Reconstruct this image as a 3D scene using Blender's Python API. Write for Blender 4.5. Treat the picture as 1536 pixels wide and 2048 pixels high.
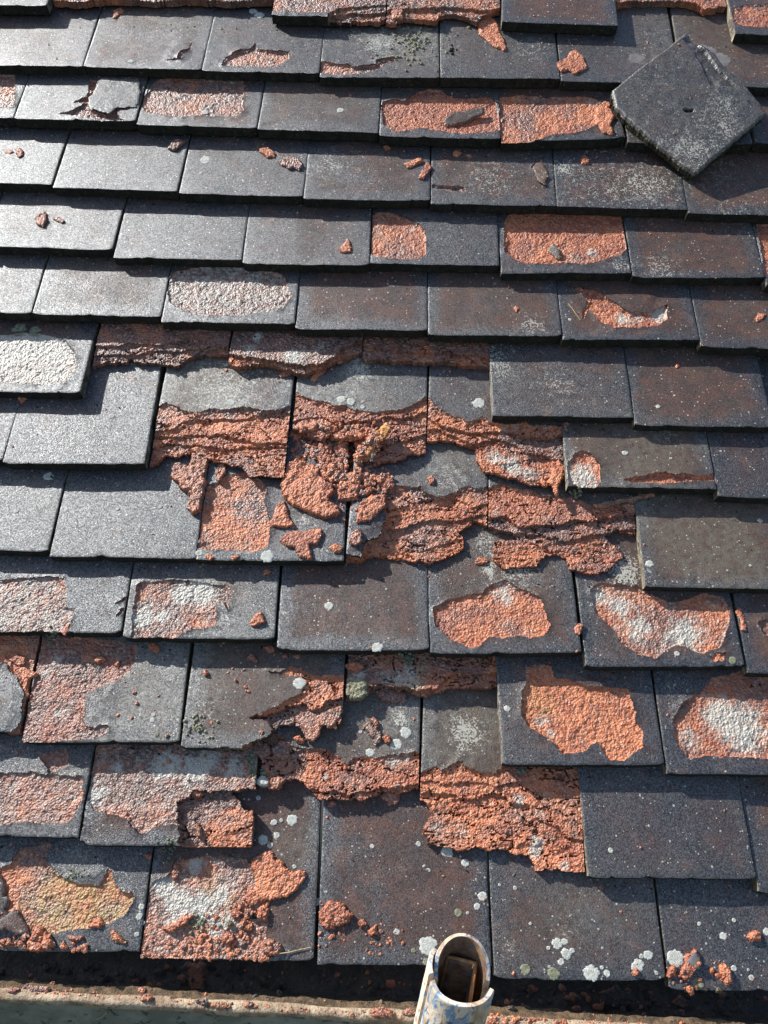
import bpy, math, random
import numpy as np
from mathutils import Matrix, Vector

random.seed(7)
for o in list(bpy.data.objects):
    bpy.data.objects.remove(o, do_unlink=True)
SC = bpy.context.scene
COL = SC.collection

# ------------------------------------------------------------------ camera, sky, sun, exposure
PITCH = math.radians(40.0)
EAVE = Vector((0.0, 0.0, 3.4))
RW = Matrix.Rotation(PITCH, 3, 'X')                    # roof axes (across, up the slope, outward) -> world
RWN = np.array(RW)
RC = np.array([[0.99848129, 0.05420881, -0.00982481],   # roof axes -> lens axes (right, down, forward)
               [0.04817525, -0.94563995, -0.32162748],
               [-0.02672578, 0.32066571, -0.94681531]])
TC = np.array([-0.01642369, -0.77903083, 5.91982537]) * 0.165
FPX, CX, CY = 1650.0, 768.0, 1024.0
CAMR = -RC.T @ TC                                       # camera position in roof axes (metres)


def to_world(p):
    return RW @ Vector(p) + EAVE


cam_d = bpy.data.cameras.new('camera')
cam = bpy.data.objects.new('camera', cam_d)
COL.objects.link(cam)
cam_d.sensor_fit = 'VERTICAL'
cam_d.sensor_height = 36.0
cam_d.sensor_width = 27.0
cam_d.lens = FPX / 2048.0 * 36.0
cam_d.clip_start = 0.01
cam_d.clip_end = 500.0
axes = RWN @ RC.T                                       # columns: lens right, down, forward in world
m3 = Matrix((axes[:, 0], -axes[:, 1], -axes[:, 2])).transposed()
cam.matrix_world = Matrix.Translation(to_world(CAMR)) @ m3.to_4x4()
SC.camera = cam

SUN_R = Vector((-0.70, 0.64, 0.285)).normalized()       # towards the sun, in roof axes
SUN_W = (RW @ SUN_R).normalized()
elev = math.asin(SUN_W.z)
azim = math.atan2(SUN_W.x, SUN_W.y)
world = bpy.data.worlds.new('World')
SC.world = world
world.use_nodes = True
wn = world.node_tree.nodes
wl = world.node_tree.links
wn.clear()
sky = wn.new('ShaderNodeTexSky')
sky.sky_type = 'NISHITA'
sky.sun_disc = False
sky.sun_elevation = elev
sky.sun_rotation = azim
sky.altitude = 100
sky.air_density = 1.0
sky.dust_density = 1.5
sky.ozone_density = 1.0
bg = wn.new('ShaderNodeBackground')
bg.inputs['Strength'].default_value = 0.095
wo = wn.new('ShaderNodeOutputWorld')
wl.new(sky.outputs[0], bg.inputs[0])
wl.new(bg.outputs[0], wo.inputs[0])

sun_d = bpy.data.lights.new('sun', 'SUN')
sun_d.energy = 5.0
sun_d.angle = math.radians(0.5)
sun_d.color = (1.0, 0.955, 0.90)
sun = bpy.data.objects.new('sun', sun_d)
COL.objects.link(sun)
sun.rotation_euler = SUN_W.to_track_quat('Z', 'Y').to_euler()
sun.location = (0, 0, 8)

SC.view_settings.view_transform = 'Standard'
SC.view_settings.look = 'None'
SC.view_settings.exposure = 0.95
SC.view_settings.gamma = 1.0
SC.view_settings.use_curve_mapping = False

# ------------------------------------------------------------------ noise and polygon helpers (numpy)


def _hash(ix, iy, seed):
    h = (ix.astype(np.int64) * 374761393 + iy.astype(np.int64) * 668265263 + seed * 1442695041) & 0xFFFFFFFF
    h = ((h ^ (h >> 13)) * 1274126177) & 0xFFFFFFFF
    h = (h ^ (h >> 16)) & 0xFFFFFF
    return h / float(0xFFFFFF)


def vnoise(x, y, seed):
    x = np.asarray(x, float); y = np.asarray(y, float)
    ix = np.floor(x); iy = np.floor(y)
    fx = x - ix; fy = y - iy
    fx = fx * fx * (3 - 2 * fx); fy = fy * fy * (3 - 2 * fy)
    a = _hash(ix, iy, seed); b = _hash(ix + 1, iy, seed)
    c = _hash(ix, iy + 1, seed); d = _hash(ix + 1, iy + 1, seed)
    return (a + (b - a) * fx) * (1 - fy) + (c + (d - c) * fx) * fy


def fbm(x, y, scale, seed, octv=3, gain=0.5):
    """signed noise in about -1..1; scale is the feature size in metres"""
    s = 0.0; amp = 1.0; tot = 0.0
    f = 1.0 / scale
    for k in range(octv):
        c, sn = math.cos(0.6 * k + seed), math.sin(0.6 * k + seed)
        s = s + amp * (vnoise((x * c - y * sn) * f + 17.3 * k, (x * sn + y * c) * f + 5.1 * k, seed + 31 * k) * 2 - 1)
        tot += amp
        amp *= gain; f *= 2.03
    return s / tot


def inside(px, py, poly):
    r = np.zeros(px.shape, bool)
    n = len(poly)
    j = n - 1
    for i in range(n):
        xi, yi = poly[i]; xj, yj = poly[j]
        if yi != yj:
            c = ((yi > py) != (yj > py)) & (px < (xj - xi) * (py - yi) / (yj - yi) + xi)
            r ^= c
        j = i
    return r


def edge_dist(px, py, poly):
    d = np.full(px.shape, 1e9)
    n = len(poly)
    for i in range(n):
        ax, ay = poly[i - 1]; bx, by = poly[i]
        dx, dy = bx - ax, by - ay
        L = dx * dx + dy * dy + 1e-18
        t = np.clip(((px - ax) * dx + (py - ay) * dy) / L, 0, 1)
        d = np.minimum(d, np.hypot(px - ax - t * dx, py - ay - t * dy))
    return d


# views of the photograph used for measuring: name -> (x0, y0, scale)
VIEW = {'P': (0, 0, 1.0), 'A': (0, 0, 1.995), 'B': (766, 0, 1.995), 'C': (0, 500, 1.995), 'D': (766, 500, 1.995),
        'E': (0, 1000, 1.995), 'F': (766, 1000, 1.995), 'G': (0, 1500, 1.995), 'H': (766, 1500, 1.995),
        'a': (160, 640, 3.84), 'b': (520, 640, 3.84), 'c': (820, 780, 3.2), 'd': (320, 880, 4.518),
        'e': (560, 880, 3.657), 'f': (480, 1280, 4.042), 'g': (820, 1300, 4.042), 'h': (0, 1260, 3.84),
        'i': (140, 1480, 2.954), 'j': (0, 1680, 4.518), 'k': (260, 1680, 3.84), 'l': (800, 1840, 6.98),
        'm': (0, 1880, 1.786), 'n': (960, 1860, 2.667), 'o': (0, 140, 2.954), 'p': (1180, 60, 4.315),
        'q': (740, 140, 2.954), 'r': (380, 0, 2.648), 's': (1000, 540, 2.866), 't': (0, 1090, 2.648),
        'u': (840, 1120, 2.207), 'v': (980, 1300, 2.763), 'w': (0, 500, 2.477)}


def zp(view, pts):
    x0, y0, s = VIEW[view]
    return [(x0 + p[0] / s, y0 + p[1] / s) for p in pts]


def ray_r(px, py):
    """direction in roof axes of the sight line through a measured point"""
    d = np.array([(px - CX) / FPX, (py - CY) / FPX, 1.0])
    return RC.T @ d


def on_plane(px, py, o, n):
    d = ray_r(px, py)
    t = np.dot(np.asarray(o) - CAMR, n) / np.dot(d, n)
    return CAMR + d * t


NZ = np.array([0, 0, 1.0])

# ------------------------------------------------------------------ mesh helpers


def link(name, me, parent=None, mats=()):
    o = bpy.data.objects.new(name, me)
    COL.objects.link(o)
    for m in mats:
        me.materials.append(m)
    if parent is not None:
        o.parent = parent
    return o


def tag(o, label=None, cat=None, group=None, kind=None):
    if label: o['label'] = label
    if cat: o['category'] = cat
    if group: o['group'] = group
    if kind: o['kind'] = kind
    return o


def make_mesh(name, V, F, smooth=None, matidx=None, attrs=None):
    """V (n,3); F list of (m,k) int arrays"""
    me = bpy.data.meshes.new(name)
    V = np.asarray(V, np.float32)
    loops = np.concatenate([np.asarray(f).ravel() for f in F]).astype(np.int32)
    sizes = np.concatenate([np.full(len(f), np.asarray(f).shape[1]) for f in F]).astype(np.int32)
    starts = np.concatenate([[0], np.cumsum(sizes)[:-1]]).astype(np.int32)
    me.vertices.add(len(V)); me.vertices.foreach_set('co', V.ravel())
    me.loops.add(len(loops)); me.loops.foreach_set('vertex_index', loops)
    me.polygons.add(len(sizes)); me.polygons.foreach_set('loop_start', starts)
    me.polygons.foreach_set('loop_total', sizes)
    if smooth is not None:
        me.polygons.foreach_set('use_smooth', np.asarray(smooth, bool))
    if matidx is not None:
        me.polygons.foreach_set('material_index', np.asarray(matidx, np.int32))
    me.update(calc_edges=True)
    me.validate()
    for k, a in (attrs or {}).items():
        at = me.attributes.new(k, 'FLOAT', 'POINT')
        at.data.foreach_set('value', np.asarray(a, np.float32))
    return me


def sheet(X, Y, Z, cell, zbot, attrs, skirt='all', other=None, perim_mat=0, inner_mat=0, smooth=True, bottom=False, side_mat=None):
    """closed height-field piece: top faces over the cells that are present, walls down to zbot round every rim.
    other: cells of a neighbouring piece that needs no wall in between."""
    ny, nx = X.shape
    idx = np.arange(ny * nx).reshape(ny, nx)
    c = cell
    a = idx[:-1, :-1]; b = idx[:-1, 1:]; d = idx[1:, 1:]; e = idx[1:, :-1]
    top = np.stack([a[c], b[c], d[c], e[c]], 1)
    pad = np.pad(c, 1)
    opad = np.pad(other, 1) if other is not None else np.zeros_like(pad)
    walls = []; wm = []
    inner = np.zeros_like(pad)
    inner[1:-1, 1:-1] = True
    for (dy, dx, p, q) in ((-1, 0, b, a), (1, 0, e, d), (0, -1, a, e), (0, 1, d, b)):
        nb = pad[1 + dy:pad.shape[0] - 1 + dy, 1 + dx:pad.shape[1] - 1 + dx]
        ob = opad[1 + dy:pad.shape[0] - 1 + dy, 1 + dx:pad.shape[1] - 1 + dx]
        inn = inner[1 + dy:pad.shape[0] - 1 + dy, 1 + dx:pad.shape[1] - 1 + dx]
        k = c & ~nb & ~ob
        walls.append(np.stack([p[k], q[k]], 1))
        wm.append(np.where(inn[k], inner_mat, perim_mat if (dx == 0 or side_mat is None) else side_mat))
    w = np.concatenate(walls); wm = np.concatenate(wm)
    Vt = np.stack([X.ravel(), Y.ravel(), Z.ravel()], 1)
    used = np.zeros(ny * nx, bool); used[top.ravel()] = True
    remap = np.full(ny * nx, -1); remap[used] = np.arange(used.sum())
    nt = int(used.sum())
    wu, winv = np.unique(w.ravel(), return_inverse=True)
    Wtop = Vt[wu]
    Wbot = Wtop.copy(); Wbot[:, 2] = np.broadcast_to(zbot, X.shape).ravel()[wu]
    nw = len(wu)
    wi = winv.reshape(-1, 2)
    wf = np.stack([nt + wi[:, 0], nt + wi[:, 1], nt + nw + wi[:, 1], nt + nw + wi[:, 0]], 1)
    V = [Vt[used], Wtop, Wbot]
    F = [remap[top], wf]
    sm = [np.full(len(top), smooth), np.zeros(len(wf), bool)]
    mi = [np.zeros(len(top), int), wm]
    at = {k: np.concatenate([v.ravel()[used], v.ravel()[wu], v.ravel()[wu]]) for k, v in attrs.items()}
    if bottom:
        n0 = nt + 2 * nw
        Vb = Vt[used].copy(); Vb[:, 2] = np.broadcast_to(zbot, X.shape).ravel()[used]
        V.append(Vb); F.append(remap[top][:, ::-1] + n0)
        sm.append(np.zeros(len(top), bool)); mi.append(np.full(len(top), inner_mat))
        at = {k: np.concatenate([at[k], v.ravel()[used]]) for k, v in attrs.items()}
    return np.concatenate(V), F, np.concatenate(sm), np.concatenate(mi), at


# ------------------------------------------------------------------ materials


class NT:
    def __init__(self, name):
        self.m = bpy.data.materials.new(name)
        self.m.use_nodes = True
        self.t = self.m.node_tree
        self.t.nodes.clear()
        self.out = self.n('ShaderNodeOutputMaterial')
        self.b = self.n('ShaderNodeBsdfPrincipled')
        self.l(self.b.outputs[0], self.out.inputs[0])

    def n(self, ty, **kw):
        nd = self.t.nodes.new(ty)
        for k, v in kw.items():
            setattr(nd, k, v)
        return nd

    def l(self, a, b):
        self.t.links.new(a, b)

    def val(self, sock, v):
        if hasattr(v, 'links') or isinstance(v, bpy.types.NodeSocket):
            self.l(v, sock)
        else:
            sock.default_value = v

    def attr(self, name):
        return self.n('ShaderNodeAttribute', attribute_name=name).outputs['Fac']

    def coord(self):
        return self.n('ShaderNodeTexCoord').outputs['Object']

    def mapped(self, co, rnd, mul=7.0):
        """shift object coordinates by the object's random number so that alike tiles differ"""
        oi = self.n('ShaderNodeObjectInfo')
        cm = self.n('ShaderNodeVectorMath', operation='SCALE')
        cm.inputs[0].default_value = (mul, mul * 0.7, 0)
        self.l(oi.outputs['Random'], cm.inputs['Scale'])
        ad = self.n('ShaderNodeVectorMath', operation='ADD')
        self.l(co, ad.inputs[0]); self.l(cm.outputs[0], ad.inputs[1])
        return ad.outputs[0], oi.outputs['Random']

    def noise(self, co, scale, detail=3.0, rough=0.55, dist=0.0, out='Fac'):
        nd = self.n('ShaderNodeTexNoise')
        nd.inputs['Scale'].default_value = scale
        nd.inputs['Detail'].default_value = detail
        nd.inputs['Roughness'].default_value = rough
        nd.inputs['Distortion'].default_value = dist
        self.l(co, nd.inputs['Vector'])
        return nd.outputs[out]

    def voro(self, co, scale, feature='F1', out='Distance', rnd=1.0):
        nd = self.n('ShaderNodeTexVoronoi', feature=feature)
        nd.inputs['Scale'].default_value = scale
        nd.inputs['Randomness'].default_value = rnd
        self.l(co, nd.inputs['Vector'])
        return nd.outputs[out]

    def math(self, op, a, b=0.0, c=None, clamp=False):
        nd = self.n('ShaderNodeMath', operation=op, use_clamp=clamp)
        self.val(nd.inputs[0], a); self.val(nd.inputs[1], b)
        if c is not None: self.val(nd.inputs[2], c)
        return nd.outputs[0]

    def ramp(self, x, lo, hi, a=0.0, b=1.0):
        nd = self.n('ShaderNodeMapRange', interpolation_type='SMOOTHSTEP')
        self.val(nd.inputs['Value'], x)
        self.val(nd.inputs['From Min'], lo); self.val(nd.inputs['From Max'], hi)
        nd.inputs['To Min'].default_value = a; nd.inputs['To Max'].default_value = b
        return nd.outputs[0]

    def mix(self, f, a, b):
        nd = self.n('ShaderNodeMix', data_type='RGBA')
        self.val(nd.inputs[0], f)
        for s, v in ((nd.inputs[6], a), (nd.inputs[7], b)):
            if isinstance(v, bpy.types.NodeSocket): self.l(v, s)
            else: s.default_value = (v[0], v[1], v[2], 1.0)
        return nd.outputs[2]

    def bump(self, h, strength, distance, normal=None):
        nd = self.n('ShaderNodeBump')
        nd.inputs['Strength'].default_value = strength
        nd.inputs['Distance'].default_value = distance
        self.l(h, nd.inputs['Height'])
        if normal is not None: self.l(normal, nd.inputs['Normal'])
        return nd.outputs[0]


def skin_material():
    t = NT('weathered_tile_skin')
    co, rnd = t.mapped(t.coord(), None)
    tone = t.attr('tone')                     # 0 black-blue .. 1 brown, set per tile and fading to its edges
    big = t.noise(co, 20, 4, 0.6)
    mid = t.noise(co, 48, 4, 0.6, 0.4)
    fine = t.noise(co, 620, 3, 0.7)
    f1 = t.math('ADD', tone, t.math('MULTIPLY', t.math('SUBTRACT', big, 0.5), 1.3), clamp=True)
    base = t.mix(f1, (0.014, 0.0130, 0.0145), (0.060, 0.037, 0.030))
    rust = t.math('MULTIPLY', t.ramp(t.math('ADD', mid, t.math('MULTIPLY', tone, 0.22)), 0.58, 0.80), 0.75)
    base = t.mix(rust, base, (0.094, 0.045, 0.030))
    grey = t.ramp(t.noise(co, 33, 4, 0.7), 0.50, 0.75, 0, 0.3)
    base = t.mix(grey, base, (0.044, 0.037, 0.031))
    # every sand grain has its own shade; pale ones paint in sun sparkle
    gv = t.n('ShaderNodeTexVoronoi'); gv.inputs['Scale'].default_value = 850
    t.l(co, gv.inputs['Vector'])
    gs = t.n('ShaderNodeSeparateColor'); t.l(gv.outputs['Color'], gs.inputs[0])
    base = t.mix(t.ramp(gs.outputs[0], 0.35, 0.0, 0.0, 0.22), base, (0.006, 0.006, 0.007))
    base = t.mix(t.ramp(gs.outputs[1], 0.72, 1.0, 0.0, 0.16), base, (0.16, 0.14, 0.12))
    # olive film
    alg = t.math('MULTIPLY', t.attr('film'), t.ramp(t.noise(co, 110, 4, 0.7), 0.28, 0.62))
    base = t.mix(t.math('MULTIPLY', alg, 0.8), base, t.mix(t.noise(co, 300, 3, 0.6), (0.062, 0.052, 0.038), (0.150, 0.130, 0.098)))
    # thread lichen: broken thin lines and dots where the lichen attribute says so
    wob = t.n('ShaderNodeVectorMath', operation='ADD')
    wv = t.n('ShaderNodeVectorMath', operation='SCALE')
    t.l(t.noise(co, 190, 2, 0.5, out='Color'), wv.inputs[0]); wv.inputs['Scale'].default_value = 0.010
    t.l(co, wob.inputs[0]); t.l(wv.outputs[0], wob.inputs[1])
    ed = t.voro(wob.outputs[0], 150, 'DISTANCE_TO_EDGE')
    lic = t.attr('lichen')
    thr = t.math('MULTIPLY', lic, t.ramp(t.noise(co, 110, 3, 0.6), 0.42, 0.7))
    line = t.math('LESS_THAN', ed, t.math('MULTIPLY', thr, 0.11))
    dots = t.math('GREATER_THAN', t.math('ADD', t.noise(co, 430, 2, 0.6), t.math('MULTIPLY', lic, 0.20)), 0.745)
    # stray white specks on every tile: tiny lichen, plus glints painted white
    pale = t.math('MAXIMUM', line, dots)
    for sc_, cut, rad in ((210, 0.82, 0.24), (420, 0.91, 0.36), (95, 0.95, 0.17)):
        vd = t.n('ShaderNodeTexVoronoi'); vd.inputs['Scale'].default_value = sc_
        t.l(co, vd.inputs['Vector'])
        sel = t.n('ShaderNodeSeparateColor'); t.l(vd.outputs['Color'], sel.inputs[0])
        sp_ = t.math('MULTIPLY', t.math('LESS_THAN', vd.outputs['Distance'], t.math('MULTIPLY', sel.outputs[1], rad)), t.math('GREATER_THAN', sel.outputs[0], cut))
        pale = t.math('MAXIMUM', pale, sp_)
    base = t.mix(t.math('MULTIPLY', pale, 0.8), base, (0.42, 0.42, 0.36))
    # dark pinholes
    vh = t.n('ShaderNodeTexVoronoi'); vh.inputs['Scale'].default_value = 95
    t.l(co, vh.inputs['Vector'])
    sh = t.n('ShaderNodeSeparateColor'); t.l(vh.outputs['Color'], sh.inputs[0])
    hole = t.math('MULTIPLY', t.math('LESS_THAN', vh.outputs['Distance'], 0.10), t.math('GREATER_THAN', sh.outputs[0], 0.9))
    base = t.mix(hole, base, (0.004, 0.004, 0.004))
    t.l(base, t.b.inputs['Base Color'])
    rg = t.ramp(gs.outputs[2], 0.0, 1.0, 0.36, 0.58)
    t.l(rg, t.b.inputs['Roughness'])
    # damp, glazed sand grains, each shining differently; bluish cast of the sheen tinted in
    t.b.inputs['IOR'].default_value = 1.8
    t.l(t.math('MULTIPLY', t.ramp(gs.outputs[0], 0.1, 0.9, 0.25, 0.80), t.ramp(f1, 0.15, 0.9, 1.1, 0.45)), t.b.inputs['Specular IOR Level'])
    t.b.inputs['Specular Tint'].default_value = (0.88, 0.95, 1.0, 1.0)
    grains = t.voro(co, 850)
    h = t.math('ADD', t.math('MULTIPLY', t.noise(co, 1150, 3, 0.7), 1.1), t.math('MULTIPLY', grains, -0.30))
    n1 = t.bump(t.noise(co, 90, 2, 0.5), 0.06, 0.0012)
    n2 = t.bump(h, 0.55, 0.0009, n1)
    t.l(n2, t.b.inputs['Normal'])
    return t.m


def core_material(name='terracotta_core'):
    t = NT(name)
    co, rnd = t.mapped(t.coord(), None)
    w = t.attr('weather')
    n1 = t.noise(co, 55, 4, 0.65)
    n2 = t.noise(co, 330, 3, 0.65)
    gv = t.n('ShaderNodeTexVoronoi'); gv.inputs['Scale'].default_value = 480
    t.l(co, gv.inputs['Vector'])
    gs = t.n('ShaderNodeSeparateColor'); t.l(gv.outputs['Color'], gs.inputs[0])
    fresh = t.mix(t.ramp(n1, 0.3, 0.72), (0.34, 0.094, 0.036), (0.52, 0.184, 0.078))
    fresh = t.mix(t.ramp(n2, 0.42, 0.78, 0, 0.45), fresh, (0.55, 0.23, 0.125))
    brick = t.ramp(t.math('ADD', t.noise(co, 24, 3, 0.6), t.math('MULTIPLY', t.math('SUBTRACT', rnd, 0.5), 0.28)), 0.44, 0.66, 0.0, 0.8)
    fresh = t.mix(brick, fresh, t.mix(n2, (0.20, 0.050, 0.026), (0.33, 0.100, 0.052)))
    old = t.mix(t.ramp(n1, 0.3, 0.7), (0.060, 0.034, 0.029), (0.19, 0.085, 0.060))
    old = t.mix(t.ramp(n2, 0.45, 0.75, 0, 0.6), old, (0.27, 0.16, 0.12))
    wf = t.math('ADD', w, t.math('MULTIPLY', t.math('SUBTRACT', t.noise(co, 95, 4, 0.7), 0.5), 1.1), clamp=True)
    base = t.mix(t.ramp(wf, 0.05, 0.75), fresh, old)
    base = t.mix(t.ramp(gs.outputs[0], 0.25, 0.0, 0.0, 0.5), base, (0.060, 0.026, 0.018))
    base = t.mix(t.ramp(gs.outputs[1], 0.80, 1.0, 0.0, 0.45), base, (0.55, 0.36, 0.25))
    pit = t.ramp(t.noise(co, 190, 4, 0.72), 0.30, 0.47, 0.75, 0.0)
    base = t.mix(t.math('MULTIPLY', pit, t.math('ADD', t.math('MULTIPLY', w, 0.9), 0.12)), base, (0.030, 0.019, 0.016))
    yel = t.math('MULTIPLY', t.attr('yellow'), t.ramp(t.noise(co, 150, 4, 0.7), 0.36, 0.6))
    base = t.mix(t.math('MULTIPLY', yel, 0.55, clamp=True), base, (0.30, 0.22, 0.065))
    wt = t.attr('white')
    wn_ = t.math('ADD', t.math('MULTIPLY', t.noise(co, 260, 5, 0.8), 0.72), t.math('MULTIPLY', t.noise(co, 80, 3, 0.65), 0.4))
    wm = t.ramp(t.math('ADD', wn_, t.math('MULTIPLY', wt, 0.23)), 0.66, 0.88)
    wc = t.mix(t.noise(co, 140, 3, 0.6), (0.27, 0.29, 0.27), (0.52, 0.49, 0.41))
    base = t.mix(t.math('MULTIPLY', wm, t.math('MINIMUM', t.math('MULTIPLY', wt, 2.5), 0.85)), base, wc)
    t.l(base, t.b.inputs['Base Color'])
    t.l(t.ramp(gs.outputs[2], 0.0, 1.0, 0.34, 0.75), t.b.inputs['Roughness'])
    t.b.inputs['Specular IOR Level'].default_value = 0.6
    t.l(t.math('MULTIPLY', t.ramp(gs.outputs[2], 0.2, 0.9, 0.05, 1.0), t.ramp(w, 0.1, 0.6, 0.12, 1.0)), t.b.inputs['Coat Weight'])
    t.b.inputs['Coat IOR'].default_value = 1.6
    t.b.inputs['Coat Roughness'].default_value = 0.38
    g = t.voro(co, 480)
    h = t.math('ADD', t.math('MULTIPLY', g, -1.0), t.math('MULTIPLY', t.noise(co, 800, 3, 0.65), 0.7))
    bn = t.bump(h, 0.7, 0.0015)
    t.l(bn, t.b.inputs['Normal']); t.l(bn, t.b.inputs['Coat Normal'])
    return t.m


def plain_material(name, c1, c2, scale, rough=0.85, bump=0.4, dist=0.002, c3=None, lo=0.35, hi=0.68, spec=0.3, bscale=None):
    t = NT(name)
    co, rnd = t.mapped(t.coord(), None)
    n1 = t.noise(co, scale, 5, 0.65)
    base = t.mix(t.ramp(n1, lo, hi), c1, c2)
    if c3:
        base = t.mix(t.ramp(t.noise(co, scale * 2.7, 4, 0.7, 0.5), 0.55, 0.66), base, c3)
    t.l(base, t.b.inputs['Base Color'])
    t.b.inputs['Roughness'].default_value = rough
    t.b.inputs['Specular IOR Level'].default_value = spec
    t.l(t.bump(t.noise(co, bscale or scale * 4, 4, 0.65), bump, dist), t.b.inputs['Normal'])
    return t.m


M_SKIN = skin_material()
M_CORE = core_material()
M_SIDE = plain_material('grimy_tile_edge', (0.010, 0.010, 0.009), (0.028, 0.024, 0.019), 90, 0.9, 0.8, 0.003, (0.045, 0.055, 0.035))
M_EDGE = plain_material('limey_sunlit_tile_side', (0.05, 0.042, 0.032), (0.20, 0.17, 0.12), 60, 0.9, 0.6, 0.002, (0.34, 0.32, 0.25))  # pale lime, lightened further to paint in sunlit side walls
M_LICHEN = plain_material('pale_lichen', (0.34, 0.36, 0.33), (0.56, 0.57, 0.52), 300, 0.95, 0.8, 0.0012, (0.26, 0.29, 0.25))
M_LICHEN_G = plain_material('olive_lichen', (0.12, 0.13, 0.085), (0.27, 0.28, 0.19), 320, 0.95, 0.8, 0.0012, (0.32, 0.33, 0.25))
M_STAIN = plain_material('grey_stain', (0.10, 0.095, 0.095), (0.16, 0.15, 0.15), 90, 0.7, 0.4, 0.0006)
M_MOSS = plain_material('dusty_moss', (0.19, 0.18, 0.11), (0.40, 0.39, 0.27), 260, 0.95, 1.0, 0.003, (0.42, 0.41, 0.32))
M_OCHRE = plain_material('ochre_clay_lit_web', (0.42, 0.19, 0.07), (0.60, 0.34, 0.14), 160, 0.8, 0.7, 0.002)
M_MUD = plain_material('wet_gutter_mud', (0.025, 0.021, 0.017), (0.065, 0.050, 0.036), 60, 0.32, 0.6, 0.004, (0.11, 0.075, 0.045), spec=0.5)
M_FELT = plain_material('roofing_felt', (0.012, 0.012, 0.012), (0.025, 0.024, 0.022), 40, 0.95)
# ------------------------------------------------------------------ measured tails of the tiles, row by row from the eaves
ROWS = {
13: [(-150,8,93,12),(95,14,317,22),(319,22,541,30),(543,31,770,36),(772,37,1002,42),(1004,43,1236,52),(1238,56,1468,64),(1470,68,1704,76)],
12: [(-65,130,165,133),(166,133,402,140),(403,141,638,147),(639,155,879,156),(881,156,1120,158),(1122,162,1362,168),(1365,168,1605,178)],
11: [(-215,230,26,236),(28,238,271,243),(272,249,513,256),(514,259,757,266),(758,273,1001,279),(1003,285,1251,276),(1256,285,1506,290),(1510,286,1760,294)],
10: [(-145,362,103,369),(105,375,355,383),(358,387,606,393),(607,398,860,402),(861,407,1113,413),(1114,413,1375,420),(1376,426,1636,434)],
9: [(-32,492,224,500),(226,515,483,520),(484,528,739,531),(740,527,1000,531),(1002,546,1264,546),(1266,554,1531,556),(1533,570,1800,575)],
8: [(-190,624,62,627),(64,628,321,634),(322,644,589,649),(590,658,855,661),(856,670,1124,673),(1126,679,1400,680),(1402,695,1672,700)],
7: [(-110,780,160,787),(163,788,438,800),(440,800,712,815),(714,815,983,828),(985,831,1267,835),(1269,851,1548,855)],
6: [(-275,910,3,922),(4,926,289,928),(291,938,566,948),(573,948,850,958),(852,958,1132,970),(1134,973,1434,978),(1436,993,1730,1000)],
5: [(-200,1095,95,1103),(98,1113,391,1117),(392,1120,687,1123),(690,1130,976,1145),(978,1150,1285,1165),(1290,1173,1592,1180)],
4: [(-65,1262,242,1266),(244,1277,550,1278),(553,1300,858,1301),(859,1308,1164,1305),(1172,1334,1489,1333),(1495,1346,1805,1355)],
3: [(-280,1464,38,1466),(41,1485,358,1485),(360,1496,682,1503),(684,1510,1000,1522),(1004,1530,1330,1530),(1334,1547,1660,1552)],
2: [(-170,1670,157,1675),(158,1691,501,1693),(503,1700,834,1715),(836,1725,1172,1745),(1177,1756,1513,1758),(1518,1786,1855,1790)],
1: [(-70,1901,278,1903),(280,1917,627,1922),(633,1929,984,1932),(987,1957,1333,1961),(1339,1979,1690,1985)],
}

# damage of single tiles.  A: whole face lost; S: face lost inside an outline; L: next break below a line;
# G: gone below a line; X: gone inside an outline; K: face kept inside an outline; W/Y: pale / yellow growth; U: face lifted
DMG = {}
DMG['13.1'] = [('A', 4, .5, .1), ('G', [('P', [(90, -6), (150, -2), (210, -8), (320, -4)])])]
DMG['13.2'] = [('A', 4, .5, .1), ('G', [('P', [(318, -4), (380, -8), (450, -3), (545, -6)])])]
DMG['13.3'] = [('S', 'r', [(425, -80), (425, 58), (560, 66), (735, 66), (790, 40), (1040, 60), (1040, -80)], 1.6, .6, .3),
               ('L', [('r', [(735, 72), (760, 55), (850, 30), (1040, 20)])], 4, .6, .1), ('L', [('r', [(760, 70), (860, 55), (940, 62), (1040, 50)])], 8, .55, 0),
               ('XR', [('r', [(728, 84), (790, 126), (830, 118), (850, 80), (1000, 88), (1040, 60)])]), ('K', 'r', [(420, 60), (560, 68), (725, 68), (735, 140), (420, 140)])]
DMG['13.4'] = [('A', 3, .5, .2), ('L', [('r', [(1040, 40), (1200, 30), (1330, 25), (1640, 40)])], 7, .4, .2),
               ('G', [('B', [(-5, 62), (40, 80), (80, 50), (215, 66), (230, 40), (300, 38), (380, 66), (400, 42), (480, 22)])])]
DMG['13.6'] = [('A', 4, .4, .1), ('G', [('B', [(930, -4), (1100, -10), (1220, -6), (1290, 24), (1400, 8)])])]
DMG['13.7'] = [('S', 'B', [(1395, 35), (1440, 20), (1600, 10), (1700, 60), (1600, 108), (1440, 106), (1400, 92)], 1.6, .35, .1)]
DMG['12.1'] = [('S', 'A', [(650, 243), (708, 234), (718, 206), (757, 188), (766, 168), (762, 197), (737, 217), (727, 240)], 2.2, .9, 0),
               ('U', 'A', [(640, 244), (706, 228), (716, 200), (757, 186), (760, 150), (690, 150)], .7)]
DMG['12.2'] = [('S', 'A', [(885, 264), (900, 228), (950, 202), (1003, 192), (1020, 168), (1030, 195), (1080, 202), (1150, 206), (1154, 235), (1100, 264)], 2.4, .35, .3)]
DMG['12.3'] = [('S', 'r', [(680, 322), (800, 345), (830, 338), (870, 355), (985, 345), (985, 318), (1080, 303), (1102, 325), (1030, 337), (1000, 372), (900, 392), (800, 397), (680, 382)], 2.4, .55, .35)]
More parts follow.
